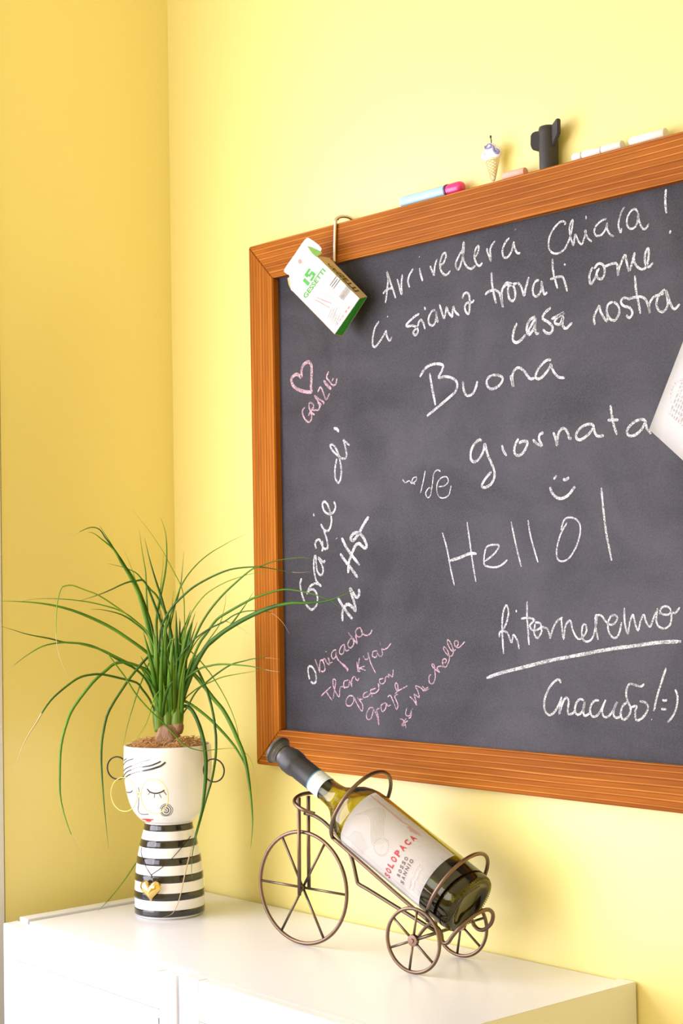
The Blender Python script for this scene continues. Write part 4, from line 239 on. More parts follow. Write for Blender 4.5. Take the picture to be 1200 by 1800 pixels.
FACE=[['hair',[[0.00092,-2.0181,0.2033,-1.9455,0.2046,-1.8893,0.2056,-1.841,0.2064,-1.7925,0.2072,-1.7522,0.208],[0.00092,-2.1191,0.1971,-1.9942,0.1991,-1.9203,0.2007,-1.8543,0.2023,-1.7951,0.2037,-1.7255,0.205,-1.6598,0.2061,-1.5828,0.2072,-1.5118,0.2082,-1.4486,0.2091],[0.00105,-2.0628,0.1897,-1.9446,0.1919,-1.8601,0.1936,-1.7916,0.1949,-1.731,0.1959,-1.6787,0.1969,-1.6345,0.1977,-1.5904,0.1984,-1.5465,0.199,-1.5098,0.1996],[0.00053,-1.5098,0.1996,-1.4342,0.2012,-1.3716,0.2026,-1.3026,0.204,-1.2444,0.2052,-1.1799,0.2063,-1.1242,0.2071,-1.0638,0.2079,-1.0078,0.2087],[0.00105,-2.0486,0.1836,-1.9581,0.1854,-1.9017,0.187,-1.845,0.1883,-1.8046,0.1894,-1.7553,0.1904,-1.7134,0.1913,-1.6701,0.1922,-1.6182,0.193,-1.5736,0.1937,-1.5364,0.1944],[0.00053,-1.5364,0.1944,-1.4976,0.1952,-1.459,0.1961,-1.4199,0.1969,-1.3795,0.1975,-1.3371,0.198,-1.2934,0.1983,-1.2546,0.1986,-1.2159,0.1988],[0.00158,-1.2159,0.1988,-1.1603,0.1993,-1.1044,0.1999,-1.0544,0.2003,-1.0118,0.2008,-0.9739,0.2014,-0.9396,0.2021,-0.9074,0.2028,-0.8756,0.2035,-0.8463,0.2042,-0.8178,0.2049,-0.788,0.2058,-0.7597,0.2065],[0.00132,-1.9773,0.1801,-1.9031,0.1816,-1.8465,0.1829,-1.798,0.1841,-1.7486,0.1852,-1.6977,0.1862,-1.6533,0.187,-1.6082,0.1878,-1.5635,0.1886],[0.00066,-1.5635,0.1886,-1.5152,0.1894,-1.4673,0.1902,-1.4258,0.1909,-1.3835,0.1916,-1.3403,0.1922,-1.2964,0.1927,-1.2578,0.1931,-1.2141,0.1936],[0.00198,-1.2141,0.1936,-1.1535,0.1943,-1.0968,0.195,-1.0368,0.1957,-0.9862,0.1964,-0.9326,0.1973,-0.8825,0.1982,-0.8385,0.199,-0.7999,0.1998,-0.7733,0.2004,-0.7545,0.201,-0.7391,0.2016,-0.7232,0.2023,-0.7063,0.203,-0.6903,0.2038,-0.6748,0.2046,-0.6591,0.2054]]],['eyelash_l',[[0.00105,-1.9969,0.1627,-1.9207,0.1628,-1.862,0.1629,-1.8119,0.163,-1.7706,0.1632,-1.7297,0.1635,-1.6971,0.1639,-1.665,0.1643,-1.6339,0.1649,-1.612,0.1655,-1.591,0.1662,-1.5782,0.1668,-1.5651,0.1675],[0.00066,-1.7364,0.1617,-1.7186,0.158],[0.00053,-1.5665,0.1656,-1.5434,0.1627]]],['eyelash_r',[[0.00132,-1.1066,0.1708,-1.0952,0.1699,-1.0801,0.1689,-1.0679,0.168,-1.049,0.1672,-1.03,0.1665,-1.0043,0.166,-0.9775,0.1656,-0.9544,0.1652,-0.9289,0.1651,-0.9063,0.165,-0.8809,0.1651,-0.858,0.1652,-0.8322,0.1656,-0.8081,0.1659,-0.7847,0.1664,-0.7619,0.167,-0.7435,0.1675,-0.7271,0.1681,-0.7116,0.1687,-0.6957,0.1693],[0.00105,-1.0367,0.1668,-1.0909,0.163],[0.00105,-0.9317,0.1639,-0.9454,0.159],[0.00105,-0.819,0.1639,-0.7717,0.159],[0.00119,-0.7196,0.168,-0.6525,0.1628]]],['nose',[[0.00079,-1.3511,0.1732,-1.3483,0.1721,-1.3454,0.1709,-1.3427,0.1698,-1.3404,0.1687,-1.3386,0.1679,-1.3373,0.1672,-1.3362,0.1665,-1.3349,0.1658],[0.00079,-1.3719,0.1596,-1.3881,0.1572,-1.3977,0.1549,-1.4146,0.1525,-1.4249,0.1504,-1.4507,0.1481,-1.4781,0.146,-1.5057,0.1439,-1.5323,0.1421,-1.5408,0.1408,-1.548,0.1396,-1.5535,0.1386,-1.5479,0.1378,-1.5393,0.1371,-1.5279,0.1365,-1.4969,0.1361,-1.4735,0.1357,-1.4405,0.1356,-1.4061,0.1356,-1.3707,0.1356,-1.3346,0.1357,-1.2975,0.1359,-1.2594,0.1361,-1.2211,0.1364,-1.1834,0.1367]]],['cheek',[[0.00079,-0.7902,0.143,-0.7816,0.144,-0.7739,0.1451,-0.7665,0.146,-0.7543,0.1468,-0.7379,0.1475,-0.7197,0.1481,-0.7,0.1485,-0.6798,0.1487,-0.6607,0.1486,-0.6399,0.1484,-0.62,0.148,-0.6024,0.1474,-0.5863,0.1466,-0.5712,0.1456,-0.5588,0.1445,-0.551,0.1434,-0.5482,0.1423,-0.5497,0.141,-0.556,0.1399,-0.5654,0.1388,-0.5801,0.1379,-0.5995,0.137,-0.6218,0.1362,-0.6449,0.1357,-0.6691,0.1355,-0.6953,0.1356,-0.7193,0.1359,-0.7409,0.1362,-0.7571,0.1369,-0.7704,0.1377,-0.7807,0.1386,-0.7897,0.1394,-0.7926,0.1403,-0.7919,0.1412,-0.7916,0.1421,-0.7902,0.143],[0.00053,-0.8315,0.1437,-0.8199,0.145,-0.8095,0.1462,-0.7974,0.1474,-0.7809,0.1484,-0.7585,0.1493,-0.732,0.15,-0.705,0.1506,-0.6785,0.1508,-0.6518,0.1507,-0.6242,0.1503,-0.5974,0.1498,-0.5739,0.1489,-0.5527,0.1478,-0.5323,0.1464,-0.5165,0.1449,-0.506,0.1433,-0.5041,0.1418,-0.5086,0.1401,-0.5186,0.1385,-0.5334,0.1372,-0.5545,0.1361,-0.5823,0.1353,-0.6139,0.1347,-0.6457,0.1343,-0.6789,0.1342,-0.7142,0.1342,-0.7482,0.1345,-0.7754,0.1351,-0.7951,0.136,-0.8099,0.1372,-0.8203,0.1386,-0.8358,0.1398],[0.00105,-0.7381,0.1422,-0.7292,0.1432,-0.7197,0.1444,-0.7094,0.1454,-0.6966,0.146,-0.6796,0.1461,-0.6595,0.1458,-0.6395,0.1454,-0.6249,0.1447,-0.6156,0.1439,-0.6097,0.1429,-0.608,0.1418,-0.6112,0.1408,-0.6212,0.1401,-0.6376,0.1393,-0.6562,0.1388,-0.6736,0.1386,-0.6891,0.1388,-0.7034,0.1394,-0.7186,0.14,-0.7324,0.1406],[0.00053,-0.7081,0.1422,-0.7002,0.1426,-0.6923,0.1431,-0.6838,0.1435,-0.6769,0.1437,-0.6702,0.1434,-0.6627,0.1428,-0.6571,0.1422,-0.6562,0.1417,-0.6607,0.1414,-0.6695,0.1411,-0.6801,0.1408,-0.6907,0.1405]]],['lips',[[0.00119,-1.6494,0.1275,-1.589,0.1277,-1.5396,0.1278,-1.4911,0.128,-1.4542,0.1281,-1.4109,0.1284,-1.3792,0.1286,-1.3568,0.1288,-1.3246,0.129,-1.2988,0.129,-1.2717,0.1288,-1.2439,0.1287,-1.2163,0.1287,-1.189,0.1287,-1.1616,0.1288,-1.1279,0.129,-1.101,0.1291],[0.00343,-1.4744,0.1274,-1.4512,0.1273,-1.4282,0.1272,-1.3949,0.1272,-1.3692,0.1271,-1.332,0.1273,-1.2932,0.1275,-1.2542,0.1278,-1.216,0.128],[0.00158,-1.4228,0.1261,-1.3484,0.1259]]]]
HANDLEBAR=[[0.0185,-0.008,0.1592],[0.0123,-0.011,0.1611],[0.0061,-0.014,0.1638],[-0.0034,-0.013,0.167],[-0.0109,-0.009,0.1701],[-0.0153,-0.004,0.1726],[-0.0162,0.001,0.1754],[-0.0147,0.009,0.178],[-0.0113,0.018,0.1789],[-0.0053,0.026,0.1788],[0.0011,0.029,0.1774]]
BOX={'tl':[0.3538,-0.0628,1.7086],'tr':[0.3925,-0.0532,1.7485],'br':[0.4564,-0.0372,1.6856],'bl':[0.4187,-0.0466,1.6445],'f1':[0.3439,-0.0653,1.7372],'f1b':[0.3447,-0.0651,1.7326],'f2':[0.3764,-0.0572,1.7712],'f3':[0.3843,-0.0552,1.7708],'f4':[0.4013,-0.051,1.7561],'f5':[0.3509,-0.0635,1.7282],'f6':[0.4021,-0.0508,1.753]}
BOXTAN=[[0.3453,-0.0619,1.7255],[0.3524,-0.0601,1.7283],[0.3593,-0.0584,1.7171],[0.3511,-0.0604,1.7085],[0.3469,-0.0615,1.7172]]
BOXGREEN=[[0.3794,-0.0523,1.7617],[0.3855,-0.0508,1.7594],[0.4018,-0.0467,1.7507],[0.393,-0.0489,1.746],[0.3862,-0.0506,1.752]]
BOXN=[0.2419,-0.9703,0.0]
KRAFTBACK=[[0.3974,-0.0355,1.7468],[0.4532,-0.0215,1.69]]
NECK=[[[-0.0064,-0.0395,0.0905],[-0.0029,-0.0419,0.0816],[0.0086,-0.0435,0.0683],[0.0191,-0.0416,0.0568]],[[0.035,0.0108,0.1039],[0.0391,-0.0095,0.0896],[0.0335,-0.0284,0.0721],[0.0188,-0.0415,0.0582]],[[0.0188,-0.0415,0.0582],[0.0194,-0.0418,0.0539]]]
PEND=[[0.0219,-0.0447,0.0386],[0.0214,-0.0441,0.051],[0.0357,-0.0347,0.039]]
PROF=[[0.0,0.046],[0.005,0.0463],[0.03,0.0463],[0.055,0.0448],[0.075,0.0423],[0.095,0.0378],[0.115,0.0325],[0.1215,0.0315],[0.124,0.036],[0.13,0.042],[0.138,0.0475],[0.15,0.0525],[0.166,0.0562],[0.185,0.0582],[0.205,0.0585],[0.222,0.0578]]
# ------------------------------------------------------------------ the room
def struct(name, bm, m): return obj(name, bm, m, kind='structure')
struct('wall_back', box(-.15, 2.75, 0, .15, 0, 2.75), M['wall'])
bm = box(-.15, 0, -.285, 0, 0, 2.75); bx(bm, -.15, 0, -1.75, -.285, 2.35, 2.75); bx(bm, -.15, 0, -1.75, -.285, 0, .25); bx(bm, -.15, 0, -4.15, -1.75, 0, 2.75); struct('wall_left', bm, M['wall'])
bm = box(-.15, 2.75, -4.15, -4.0, 0, .95); bx(bm, -.15, 2.75, -4.15, -4.0, 2.55, 2.75)
bx(bm, 1.55, 2.75, -4.15, -4.0, .95, 2.55); struct('wall_front', bm, M['wall'])
struct('wall_right', box(2.75, 2.9, -4.15, .15, 0, 2.75), M['wall'])
struct('floor', box(-.15, 2.9, -4.15, .15, -.1, 0), M['floor'])
struct('ceiling', box(-.15, 2.9, -4.15, .15, 2.75, 2.85), M['ceil'])
# window in the left wall, its white casing just shows at the edge of the picture
bm = box(-.15, .0025, -.357, -.2865, .25, 2.35, .002); bx(bm, -.15, .0025, -1.75, -1.68, .25, 2.35); bx(bm, -.15, .0025, -1.68, -.357, 2.28, 2.35); bx(bm, -.15, .03, -1.68, -.357, .25, .30)
struct('window_1', bm, M['white'])
bm = box(-.13, 1.53, -4.12, -4.0, .95, 1.01); bx(bm, -.13, 1.53, -4.12, -4.0, 2.49, 2.55); bx(bm, -.13, -.07, -4.12, -4.0, 1.01, 2.49); bx(bm, 1.47, 1.53, -4.12, -4.0, 1.01, 2.49); bx(bm, .67, .73, -4.1, -4.02, 1.01, 2.49)
struct('window_2', bm, M['white'])

# ------------------------------------------------------------------ cabinet
cab = thing('cabinet', 'low white lacquered cabinet with panelled doors against the yellow wall', 'cabinet', (.045, -.30, 0))
off = Vector((.045, -.30, 0))
def q(x, y, z): return Vector((x, y, z)) - off
LF, RF, RB, LB = (.0500, -.2925), (.8383, -.3135), (.8393, -.0025), (.0460, -.0105)
def lerp(a, b, t): return (a[0]+(b[0]-a[0])*t, a[1]+(b[1]-a[1])*t)
def slab(poly, z0, z1): return prism(bmesh.new(), [q(x, y, z0) for x, y in poly], [q(x, y, z1) for x, y in poly])
def bev(bm, o): bmesh.ops.bevel(bm, geom=bm.edges[:], offset=o, segments=2, affect='EDGES'); return bm
W_ = .79; ts = .0225/W_; tg = .0262/W_
obj('side_panel', bev(slab([LF, lerp(LF, RF, ts), lerp(LB, RB, ts), LB], .08, .9005), .0008), M['white'], cab)
obj('side_panel', bev(slab([lerp(LF, RF, 1-ts), RF, RB, lerp(LB, RB, 1-ts)], .08, .9005), .0008), M['white'], cab)
obj('top_panel', bev(slab([lerp(LF, RF, tg), lerp(LF, RF, 1-ts-.0005), lerp(LB, RB, 1-ts-.0005), lerp(LB, RB, tg)], .878, .8980), .0008), M['white'], cab)
i1, i2 = lerp(LF, RF, ts), lerp(LF, RF, 1-ts)
def inset(p, dy): return (p[0], p[1]+dy)
obj('carcass', slab([inset(i1, .004), inset(i2, .004), lerp(LB, RB, 1-ts), lerp(LB, RB, ts)], .10, .874), M['white'], cab)
obj('plinth', slab([inset(lerp(LF, RF, .01), .03), inset(lerp(LF, RF, .99), .03), lerp(LB, RB, .99), lerp(LB, RB, .01)], 0, .08), M['white'], cab)
fdir = Vector((RF[0]-LF[0], RF[1]-LF[1], 0)).normalized(); fn = Vector((fdir.y, -fdir.x, 0))
def door(t0, t1, z0, z1, thick, sw, rh, ch):
    """framed door: stiles, rails, a bevelled inner edge and a recessed panel; t along the front in metres from LF"""
    base = Vector((LF[0], LF[1], 0)) + fn*.0025 - off
    def P(t, d, z): return base + fdir*t + fn*d + Vector((0, 0, z))
    bm = bmesh.new(); prism(bm, [P(t0+.0, 0, z0), P(t1, 0, z0), P(t1, 0, z1), P(t0, 0, z1)], [P(t0, thick-.014, z0), P(t1, thick-.014, z0), P(t1, thick-.014, z1), P(t0, thick-.014, z1)])
    d = obj('door', bm, M['white'], cab)
    a0, a1 = t0+sw, t1-sw; b0, b1 = z0+rh, z1-rh
    def member(pts_out, pts_in, name):
        # outer quad at full depth, chamfer to the panel
        bm = bmesh.new(); A = [P(t, thick-.014, z) for t, z in pts_out]; B = [P(t, thick, z) for t, z in pts_out]
        prism(bm, A, B); bmesh.ops.bevel(bm, geom=bm.edges[:], offset=.0011, segments=1, affect='EDGES')
        A = [P(t, thick-.0138, z) for t, z in pts_in]; e0 = (pts_in[0], pts_in[1])
        v = [bm.verts.new(P(pts_in[0][0], thick-.0008, pts_in[0][1])), bm.verts.new(P(pts_in[1][0], thick-.0008, pts_in[1][1])), bm.verts.new(P(pts_in[2][0], thick-.0098, pts_in[2][1])), bm.verts.new(P(pts_in[3][0], thick-.0098, pts_in[3][1]))]
        bm.faces.new(v); bmesh.ops.recalc_face_normals(bm, faces=bm.faces[:])
        obj(name, bm, M['white'], d)
    member([(t0, z0), (a0, z0), (a0, z1), (t0, z1)], [(a0, b0), (a0, b1), (a0+ch, b1-ch), (a0+ch, b0+ch)], 'stile')
    member([(a1, z0), (t1, z0), (t1, z1), (a1, z1)], [(a1, b1), (a1, b0), (a1-ch, b0+ch), (a1-ch, b1-ch)], 'stile')
    member([(a0+.0006, b1), (a1-.0006, b1), (a1-.0006, z1), (a0+.0006, z1)], [(a0, b1), (a1, b1), (a1-ch, b1-ch), (a0+ch, b1-ch)], 'rail')
    member([(a0+.0006, z0), (a1-.0006, z0), (a1-.0006, b0), (a0+.0006, b0)], [(a1, b0), (a0, b0), (a0+ch, b0+ch), (a1-ch, b0+ch)], 'rail')
    bm = bmesh.new(); g = .0018
    prism(bm, [P(a0+ch+g, thick-.0142, b0+ch-.002), P(a1-ch-g, thick-.0142, b0+ch-.002), P(a1-ch-g, thick-.0142, b1-ch+.002), P(a0+ch+g, thick-.0142, b1-ch+.002)],
          [P(a0+ch+g, thick-.0090, b0+ch-.002), P(a1-ch-g, thick-.0090, b0+ch-.002), P(a1-ch-g, thick-.0090, b1-ch+.002), P(a0+ch+g, thick-.0090, b1-ch+.002)])
    obj('inset_panel', bm, M['white'], d)
door(-.0015, .4005, .09, .8955, .0205, .035, .043, .014)
door(.4060, .788, .09, .8990, .0205, .039, .045, .019)

# ------------------------------------------------------------------ chalkboard
cb = thing('chalkboard', 'large dark grey chalkboard in an orange-brown wooden frame covered in handwriting', 'chalkboard', (.214, -.001, 1.0885))
o2 = Vector((.214, -.001, 1.0885))
X0, X1, Z0, Z1 = .2140, 1.250, 1.0885, 1.7925; IX0, IX1, IZ0, IZ1 = .2650, 1.199, 1.1368, 1.7425
FY, BY = -.022, -.002
def fr(name, oa, ob, ia, ib, m, lab=None):
    pts = [oa, ob, ib, ia]
    bm = bmesh.new(); prism(bm, [Vector((x, FY, z))-o2 for x, z in pts], [Vector((x, BY, z))-o2 for x, z in pts])
    bmesh.ops.bevel(bm, geom=bm.edges[:], offset=.0012, segments=2, affect='EDGES')
    return autos(obj(name, bm, m, cb))
g = .0003
fr('frame_rail', (X0, Z1), (X1, Z1), (IX0, IZ1), (IX1, IZ1), M['wood_h'])
fr('frame_rail', (X0, Z0), (X1, Z0), (IX0, IZ0), (IX1, IZ0), M['wood_h'])
fr('frame_stile', (X0, Z0), (X0, Z1), (IX0, IZ0), (IX0, IZ1), M['wood_v'])
fr('frame_stile', (X1, Z0), (X1, Z1), (IX1, IZ0), (IX1, IZ1), M['wood_v'])
SY = -.0120
obj('slate', (lambda b: (bmesh.ops.translate(b, verts=b.verts[:], vec=-o2), b)[1])(box(IX0-.004, IX1+.004, SY, -.004, IZ0-.004, IZ1+.004)), M['board'], cb)
def ribbon(bm, pts, w, place, ny=1):
    """flat stroke of width w along 2D pts; place maps (a, b) to 3D"""
    P = [Vector((a, b)) for a, b in pts]
    if len(P) > 2: P = [Vector((p.x, p.y)) for p in spline([(p.x, p.y, 0) for p in P], 4)]
    if len(P) == 2: P = [P[0], (P[0]+P[1])/2, P[1]]
    n = len(P); prev = None
    for i in range(n):
        T = P[min(i+1, n-1)]-P[max(i-1, 0)]
        if T.length < 1e-9: T = Vector((1, 0))
        T.normalize(); N = Vector((-T.y, T.x)); k = w/2*(.93+.14*random.random())
        if i in (0, n-1): k *= .6
        a = bm.verts.new(place(P[i]+N*k)); b = bm.verts.new(place(P[i]-N*k))
        if prev: bm.faces.new((prev[0], prev[1], b, a))
        prev = (a, b)
CL = {'arrivederci': 'Arrivederci', 'ci': 'ci', 'siamo': 'siamo', 'trovati': 'trovati', 'come': 'come', 'casa': 'casa', 'nostra': 'nostra', 'buona': 'Buona', 'giornata': 'giornata', 'hello': 'Hello', 'ritorneremo': 'Ritorneremo', 'spasibo': 'Spasibo in Cyrillic', 'grazie_capital': 'GRAZIE in capitals', 'di': 'di', 'grazie': 'Grazie running upwards', 'tutto': 'tutto running upwards', 'obrigada': 'Obrigada', 'thank_you': 'Thank you', 'gracias': 'Gracias', 'grazie_small': 'Grazie slanting', 'signature': 'of a slanting signature'}
lay = 0
for word, col, strokes in CHALK:
    bm = bmesh.new()
    for s in strokes:
        lay += 1; yy = SY-.00025-(lay % 3)*.00003
        pts = list(zip(s[1::2], s[2::2])); ribbon(bm, pts, s[0], lambda p, yy=yy: Vector((p.x, yy, p.y))-o2)
    lab = '%s chalk %s' % (col, ('word ' + CL[word]) if word in CL else word.replace('_', ' '))
    obj('chalk_writing', bm, M['chalk_w'] if col == 'white' else M['chalk_p'], cb, label=lab)

# ------------------------------------------------------------------ paper pinned on the board
c0 = Vector((.8865, -.0165, 1.4878)); u = Vector((.48, -.012, .877)).normalized(); v = Vector((.770, -.01, -.637)).normalized()
pt = thing('paper_sheet', 'white printed paper sheet tilted across the right side of the board', 'paper', c0)
bm = bmesh.new(); gr = [[None]*9 for _ in range(9)]
for i in range(9):
    for j in range(9):
        a, b = i/8, j/8; p = u*(a*.21)+v*(b*.148); p.y -= .003*math.sin(PI*a)*b; gr[i][j] = bm.verts.new(p)
for i in range(8):
    for j in range(8): bm.faces.new((gr[i][j], gr[i][j+1], gr[i+1][j+1], gr[i+1][j]))
r = bmesh.ops.solidify(bm, geom=bm.faces[:], thickness=.0003)
bmesh.ops.recalc_face_normals(bm, faces=bm.faces[:])
obj('sheet', bm, M['paper'], pt, True)
bm = bmesh.new()
def onp(p): k = u*p.x+v*p.y; return k + Vector((0, -.0006-.003*math.sin(PI*p.x/.21)*p.y/.148, 0))
for k in range(7):
    y = .018+k*.0035
    x = .028
    while x < .1:
        l = random.uniform(.0012, .005); ribbon(bm, [(x, y), (x+l, y+.0003)], .0009, onp); x += l+random.uniform(.001, .003)
for k in range(26):
    a = 2*PI*k/26; ribbon(bm, [(.052+.017*math.cos(a), .026+.017*math.sin(a)), (.052+.017*math.cos(a+.1), .026+.017*math.sin(a+.1))], .0009, onp)
obj('print', bm, M['lgrey'], pt)

# ------------------------------------------------------------------ text helpers
def text_mesh(body, size, xs=1.0, bold=0.0):
    cu = bpy.data.curves.new('t', 'FONT'); cu.body = body; cu.size = size; cu.resolution_u = 3; cu.offset = bold; cu.fill_mode = 'FRONT'
    ob = bpy.data.objects.new('t', cu); C.objects.link(ob); dg = bpy.context.evaluated_depsgraph_get(); me = bpy.data.meshes.new_from_object(ob.evaluated_get(dg))
    V = [(p.co.x*xs, p.co.y) for p in me.vertices]; F = [tuple(p.vertices) for p in me.polygons]
    bpy.data.objects.remove(ob); bpy.data.curves.remove(cu); bpy.data.meshes.remove(me)
    return V, F
def tracked(name, body, height, width, place, m, parent, bold=.03, fill=.72):
    slots = [.5 if c in 'I' else (1.15 if c in 'MW' else 1.0) for c in body]; u_ = width/sum(slots); x = 0; bm = bmesh.new()
    for c, s_ in zip(body, slots):
        V, F = text_mesh(c, 1.0, 1.0, bold); x0 = min(a for a, b in V); x1 = max(a for a, b in V); y0 = min(b for a, b in V); y1 = max(b for a, b in V)
        w_ = u_*(fill if s_ > .6 else .16); vs = [bm.verts.new(place(x+u_*s_*.5-w_/2+(a-x0)/(x1-x0)*w_, (b-y0)/(y1-y0)*height)) for a, b in V]
        for f in F:
            try: bm.faces.new([vs[i] for i in f])
            except ValueError: pass
        x += u_*s_
    return obj(name, bm, m, parent)
def text_obj(name, body, height, width, place, m, parent, bold=.0, split=1):
    V, F = text_mesh(body, 1.0, 1.0, bold)
    x0 = min(a for a, b in V); x1 = max(a for a, b in V); y1 = max(b for a, b in V); y0 = min(0, min(b for a, b in V))
    bm = bmesh.new(); vs = [bm.verts.new(((a-x0)/(x1-x0)*width, b/y1*height, 0)) for a, b in V]
    for f in F:
        try: bm.faces.new([vs[i] for i in f])
        except ValueError: pass
    if split > 1: bmesh.ops.triangulate(bm, faces=bm.faces[:])
    for v_ in bm.verts: v_.co = place(v_.co.x, v_.co.y)
    return obj(name, bm, m, parent)

# ------------------------------------------------------------------ hook and chalk box
hk = thing('hook', 'bent steel wire hook over the frame above the chalk box', 'hook', (.400, -.0242, 1.79))
ho = Vector((.400, -.0242, 1.79))
hp = [(.3960, -.0245, 1.742), (.3962, -.0245, 1.752), (.3975, -.0245, 1.775), (.3988, -.0246, 1.790), (.4000, -.0240, 1.7975), (.4035, -.0185, 1.8012), (.4080, -.011, 1.8008), (.4110, -.0055, 1.7975), (.4115, -.0050, 1.7955)]
obj('hook_wire', ntube([Vector(p)-ho for p in hp], .0022, 10), M['steelw'], hk, True)
obj('hook_end', ntube([Vector(p)-ho for p in ((.3930, -.0200, 1.7950), (.3915, -.0180, 1.7985), (.3935, -.0150, 1.8005), (.3962, -.0170, 1.7985), (.3990, -.0212, 1.7985))], .0011, 8), M['steelw'], hk, True)
nB = Vector(BOXN); P = {k: Vector(v) for k, v in BOX.items()}; bo = P['tl'].copy()
ck = thing('chalk_box', 'open white and kraft chalk carton with green end hanging from the hook', 'box', bo)
D_ = .0165; th = .0006
KB = [Vector(k) for k in KRAFTBACK]
def sheet(name, pts, n, m, t=th, lab=None):
    bm = bmesh.new(); prism(bm, [Vector(p)-bo for p in pts], [Vector(p)-bo-n*t for p in pts]); return obj(name, bm, m, ck, label=lab)
tr2, br2 = KB[0], KB[1]; tl2 = P['tl']-nB*D_; bl2 = P['bl']-nB*D_
sheet('front_panel', [P['bl'], P['br'], P['tr'], P['tl']], nB, M['card'])
sheet('back_panel', [bl2, br2, tr2, tl2], nB, M['card'])
def nrm(a, b, c): return (b-a).cross(c-a).normalized()
sn = nrm(P['br'], br2, P['tr'])
sheet('side_panel', [P['br'], br2, tr2, P['tr']], sn, M['kraft'], lab='kraft brown side panel')
ln = nrm(P['bl'], P['tl'], bl2); sheet('side_panel', [P['bl'], bl2, tl2, P['tl']], ln, M['kraft'], lab='kraft brown side panel')
en = nrm(P['bl'], bl2, P['br']); sheet('end_panel', [P['bl']+(P['bl']-P['tl'])*.0, bl2, br2, P['br']], en, M['green'], lab='bright green closed end')
def rounded(pts, k=3):
    return [Vector(p) for p in pts]
fl = [P['tl'], P['f1b'], P['f1'], P['f2'], P['f3'], P['f4'], P['f6'], P['tr']]
fl = [P['tl']]+spline([P['f5'], P['f1b'], P['f1'], (P['f1']+P['f2'])/2, P['f2'], P['f3'], P['f4'], P['tr']], 3)
sheet('top_flap', fl, nB, M['card'])
sheet('dust_flap', BOXTAN, nB, M['kraft'], lab='small kraft brown dust flap')
sheet('inner_face', [Vector(p)+nB*.0049 for p in BOXGREEN], nB, M['greeni'], t=.0003, lab='green inside of the opened end')
ax = (P['tr']-P['tl']); W0 = ax.length; ax.normalize(); ay = (P['bl']-P['tl']); H0 = ay.length; ay.normalize()
def onb(a, b): return P['tl'] + ax*a + ay*b + nB*.0004 - bo
sz_ = lambda x, y: onb(x, y)
bt = .030
text_obj('print', 'GESSETTI', .0065, W0*.80, lambda x, y: onb(W0*.10+x, .026-y), M['green'], ck, .02)
bm = bmesh.new()
for a0, a1, b0, b1 in ((.020, .0245, .006, .017), (.027, .0315, .003, .009), (.0315, .038, .003, .0060), (.030, .038, .0085, .0115), (.0345, .0385, .0115, .0165), (.0275, .0345, .0145, .0175)):
    vs = [bm.verts.new(onb(*p)) for p in ((a0, b0), (a1, b0), (a1, b1), (a0, b1))]; bm.faces.new(vs)
obj('emblem', bm, M['green'], ck)
def lines(name, L_, m, w, nx=None):
    bm = bmesh.new()
    for p0, p1 in L_: ribbon(bm, [p0, p1], w, lambda p: onb(p.x, p.y))
    obj(name, bm, m, ck)
lines('pencil_print', [((.014, .038), (.020, .063)), ((.017, .037), (.026, .062))], M['rpink'], .0012)
lines('pencil_print', [((.024, .036), (.032, .060)), ((.028, .036), (.037, .058)), ((.026, .036), (.0345, .059))], M['bprint'], .0013)
lines('small_print', [((.041, .044), (.058, .044)), ((.041, .0475), (.055, .0475)), ((.041, .051), (.059, .051))], M['dgrey'], .0014)
lines('bar_code', [((.040+i*.0015, .064), (.040+i*.0015, .074)) for i in range(13)], M['dgrey'], .0007)
lines('small_print', [((.008, .070+i*.003), (.008+random.uniform(.014, .024), .066+i*.003)) for i in range(6)], M['lgrey'], .0008)
lines('small_print', [((.030+i*.006, .086), (.034+i*.006, .086)) for i in range(2)], M['rpink'], .003)
lines('small_print', [((.010+i*.006, .086), (.014+i*.006, .086)) for i in range(3)], M['lgrey'], .003)
lines('drop_print', [((.034, -.012), (.037, -.017))], M['rpink'], .0055)
sa = (P['br']-P['tr']); SL = sa.length; sa.normalize(); sb = (br2-P['br']).normalized()
text_obj('print', 'GESSETTI', .0085, SL*.66, lambda x, y: P['tr']+sa*(SL*.20+x)+sb*(.0125-y)*1.0+sn*.0004-bo, M['olive'], ck, .03)

# ------------------------------------------------------------------ things on the top edge of the frame
ZT = 1.7925
mk = thing('highlighter', 'pale blue highlighter pen with magenta cap lying on the frame', 'pen', (.5115, -.0125, ZT+.0073))
axx = lambda o=Vector((0, 0, 0)): (o, Vector((1, 0, 0)), Vector((0, 0, 1)), Vector((0, 1, 0)))
autos(obj('barrel', lathe(bmesh.new(), [(0, 0), (.0050, .0), (.0064, .0012), (.0071, .006), (.0071, .078), (0, .078)], 32, axx()), M['marker'], mk))
autos(obj('collar', lathe(bmesh.new(), [(0, .078), (.0074, .078), (.0074, .0805), (0, .0805)], 32, axx()), M['purple'], mk))
autos(obj('cap', lathe(bmesh.new(), [(0, .0805), (.0064, .0805), (.0064, .090), (.0060, .0935), (.0072, .086), (.0072, .100), (.006, .1035), (.003, .105), (0, .105)], 32, axx()), M['magenta'], mk), 50)
ic = thing('ice_cream_candle', 'small ice cream cone candle with lilac icing standing on the frame', 'candle', (.6660, -.0125, ZT))
bm = bmesh.new(); lathe(bm, [(0, .004), (.0022, .004), (.0078, .0262), (.0078, .028), (0, .028)], 24); bmesh.ops.scale(bm, vec=(1, .72, 1), verts=bm.verts[:]); coneo = obj('cone', bm, M['cone'], ic, True)
bm = bmesh.new()
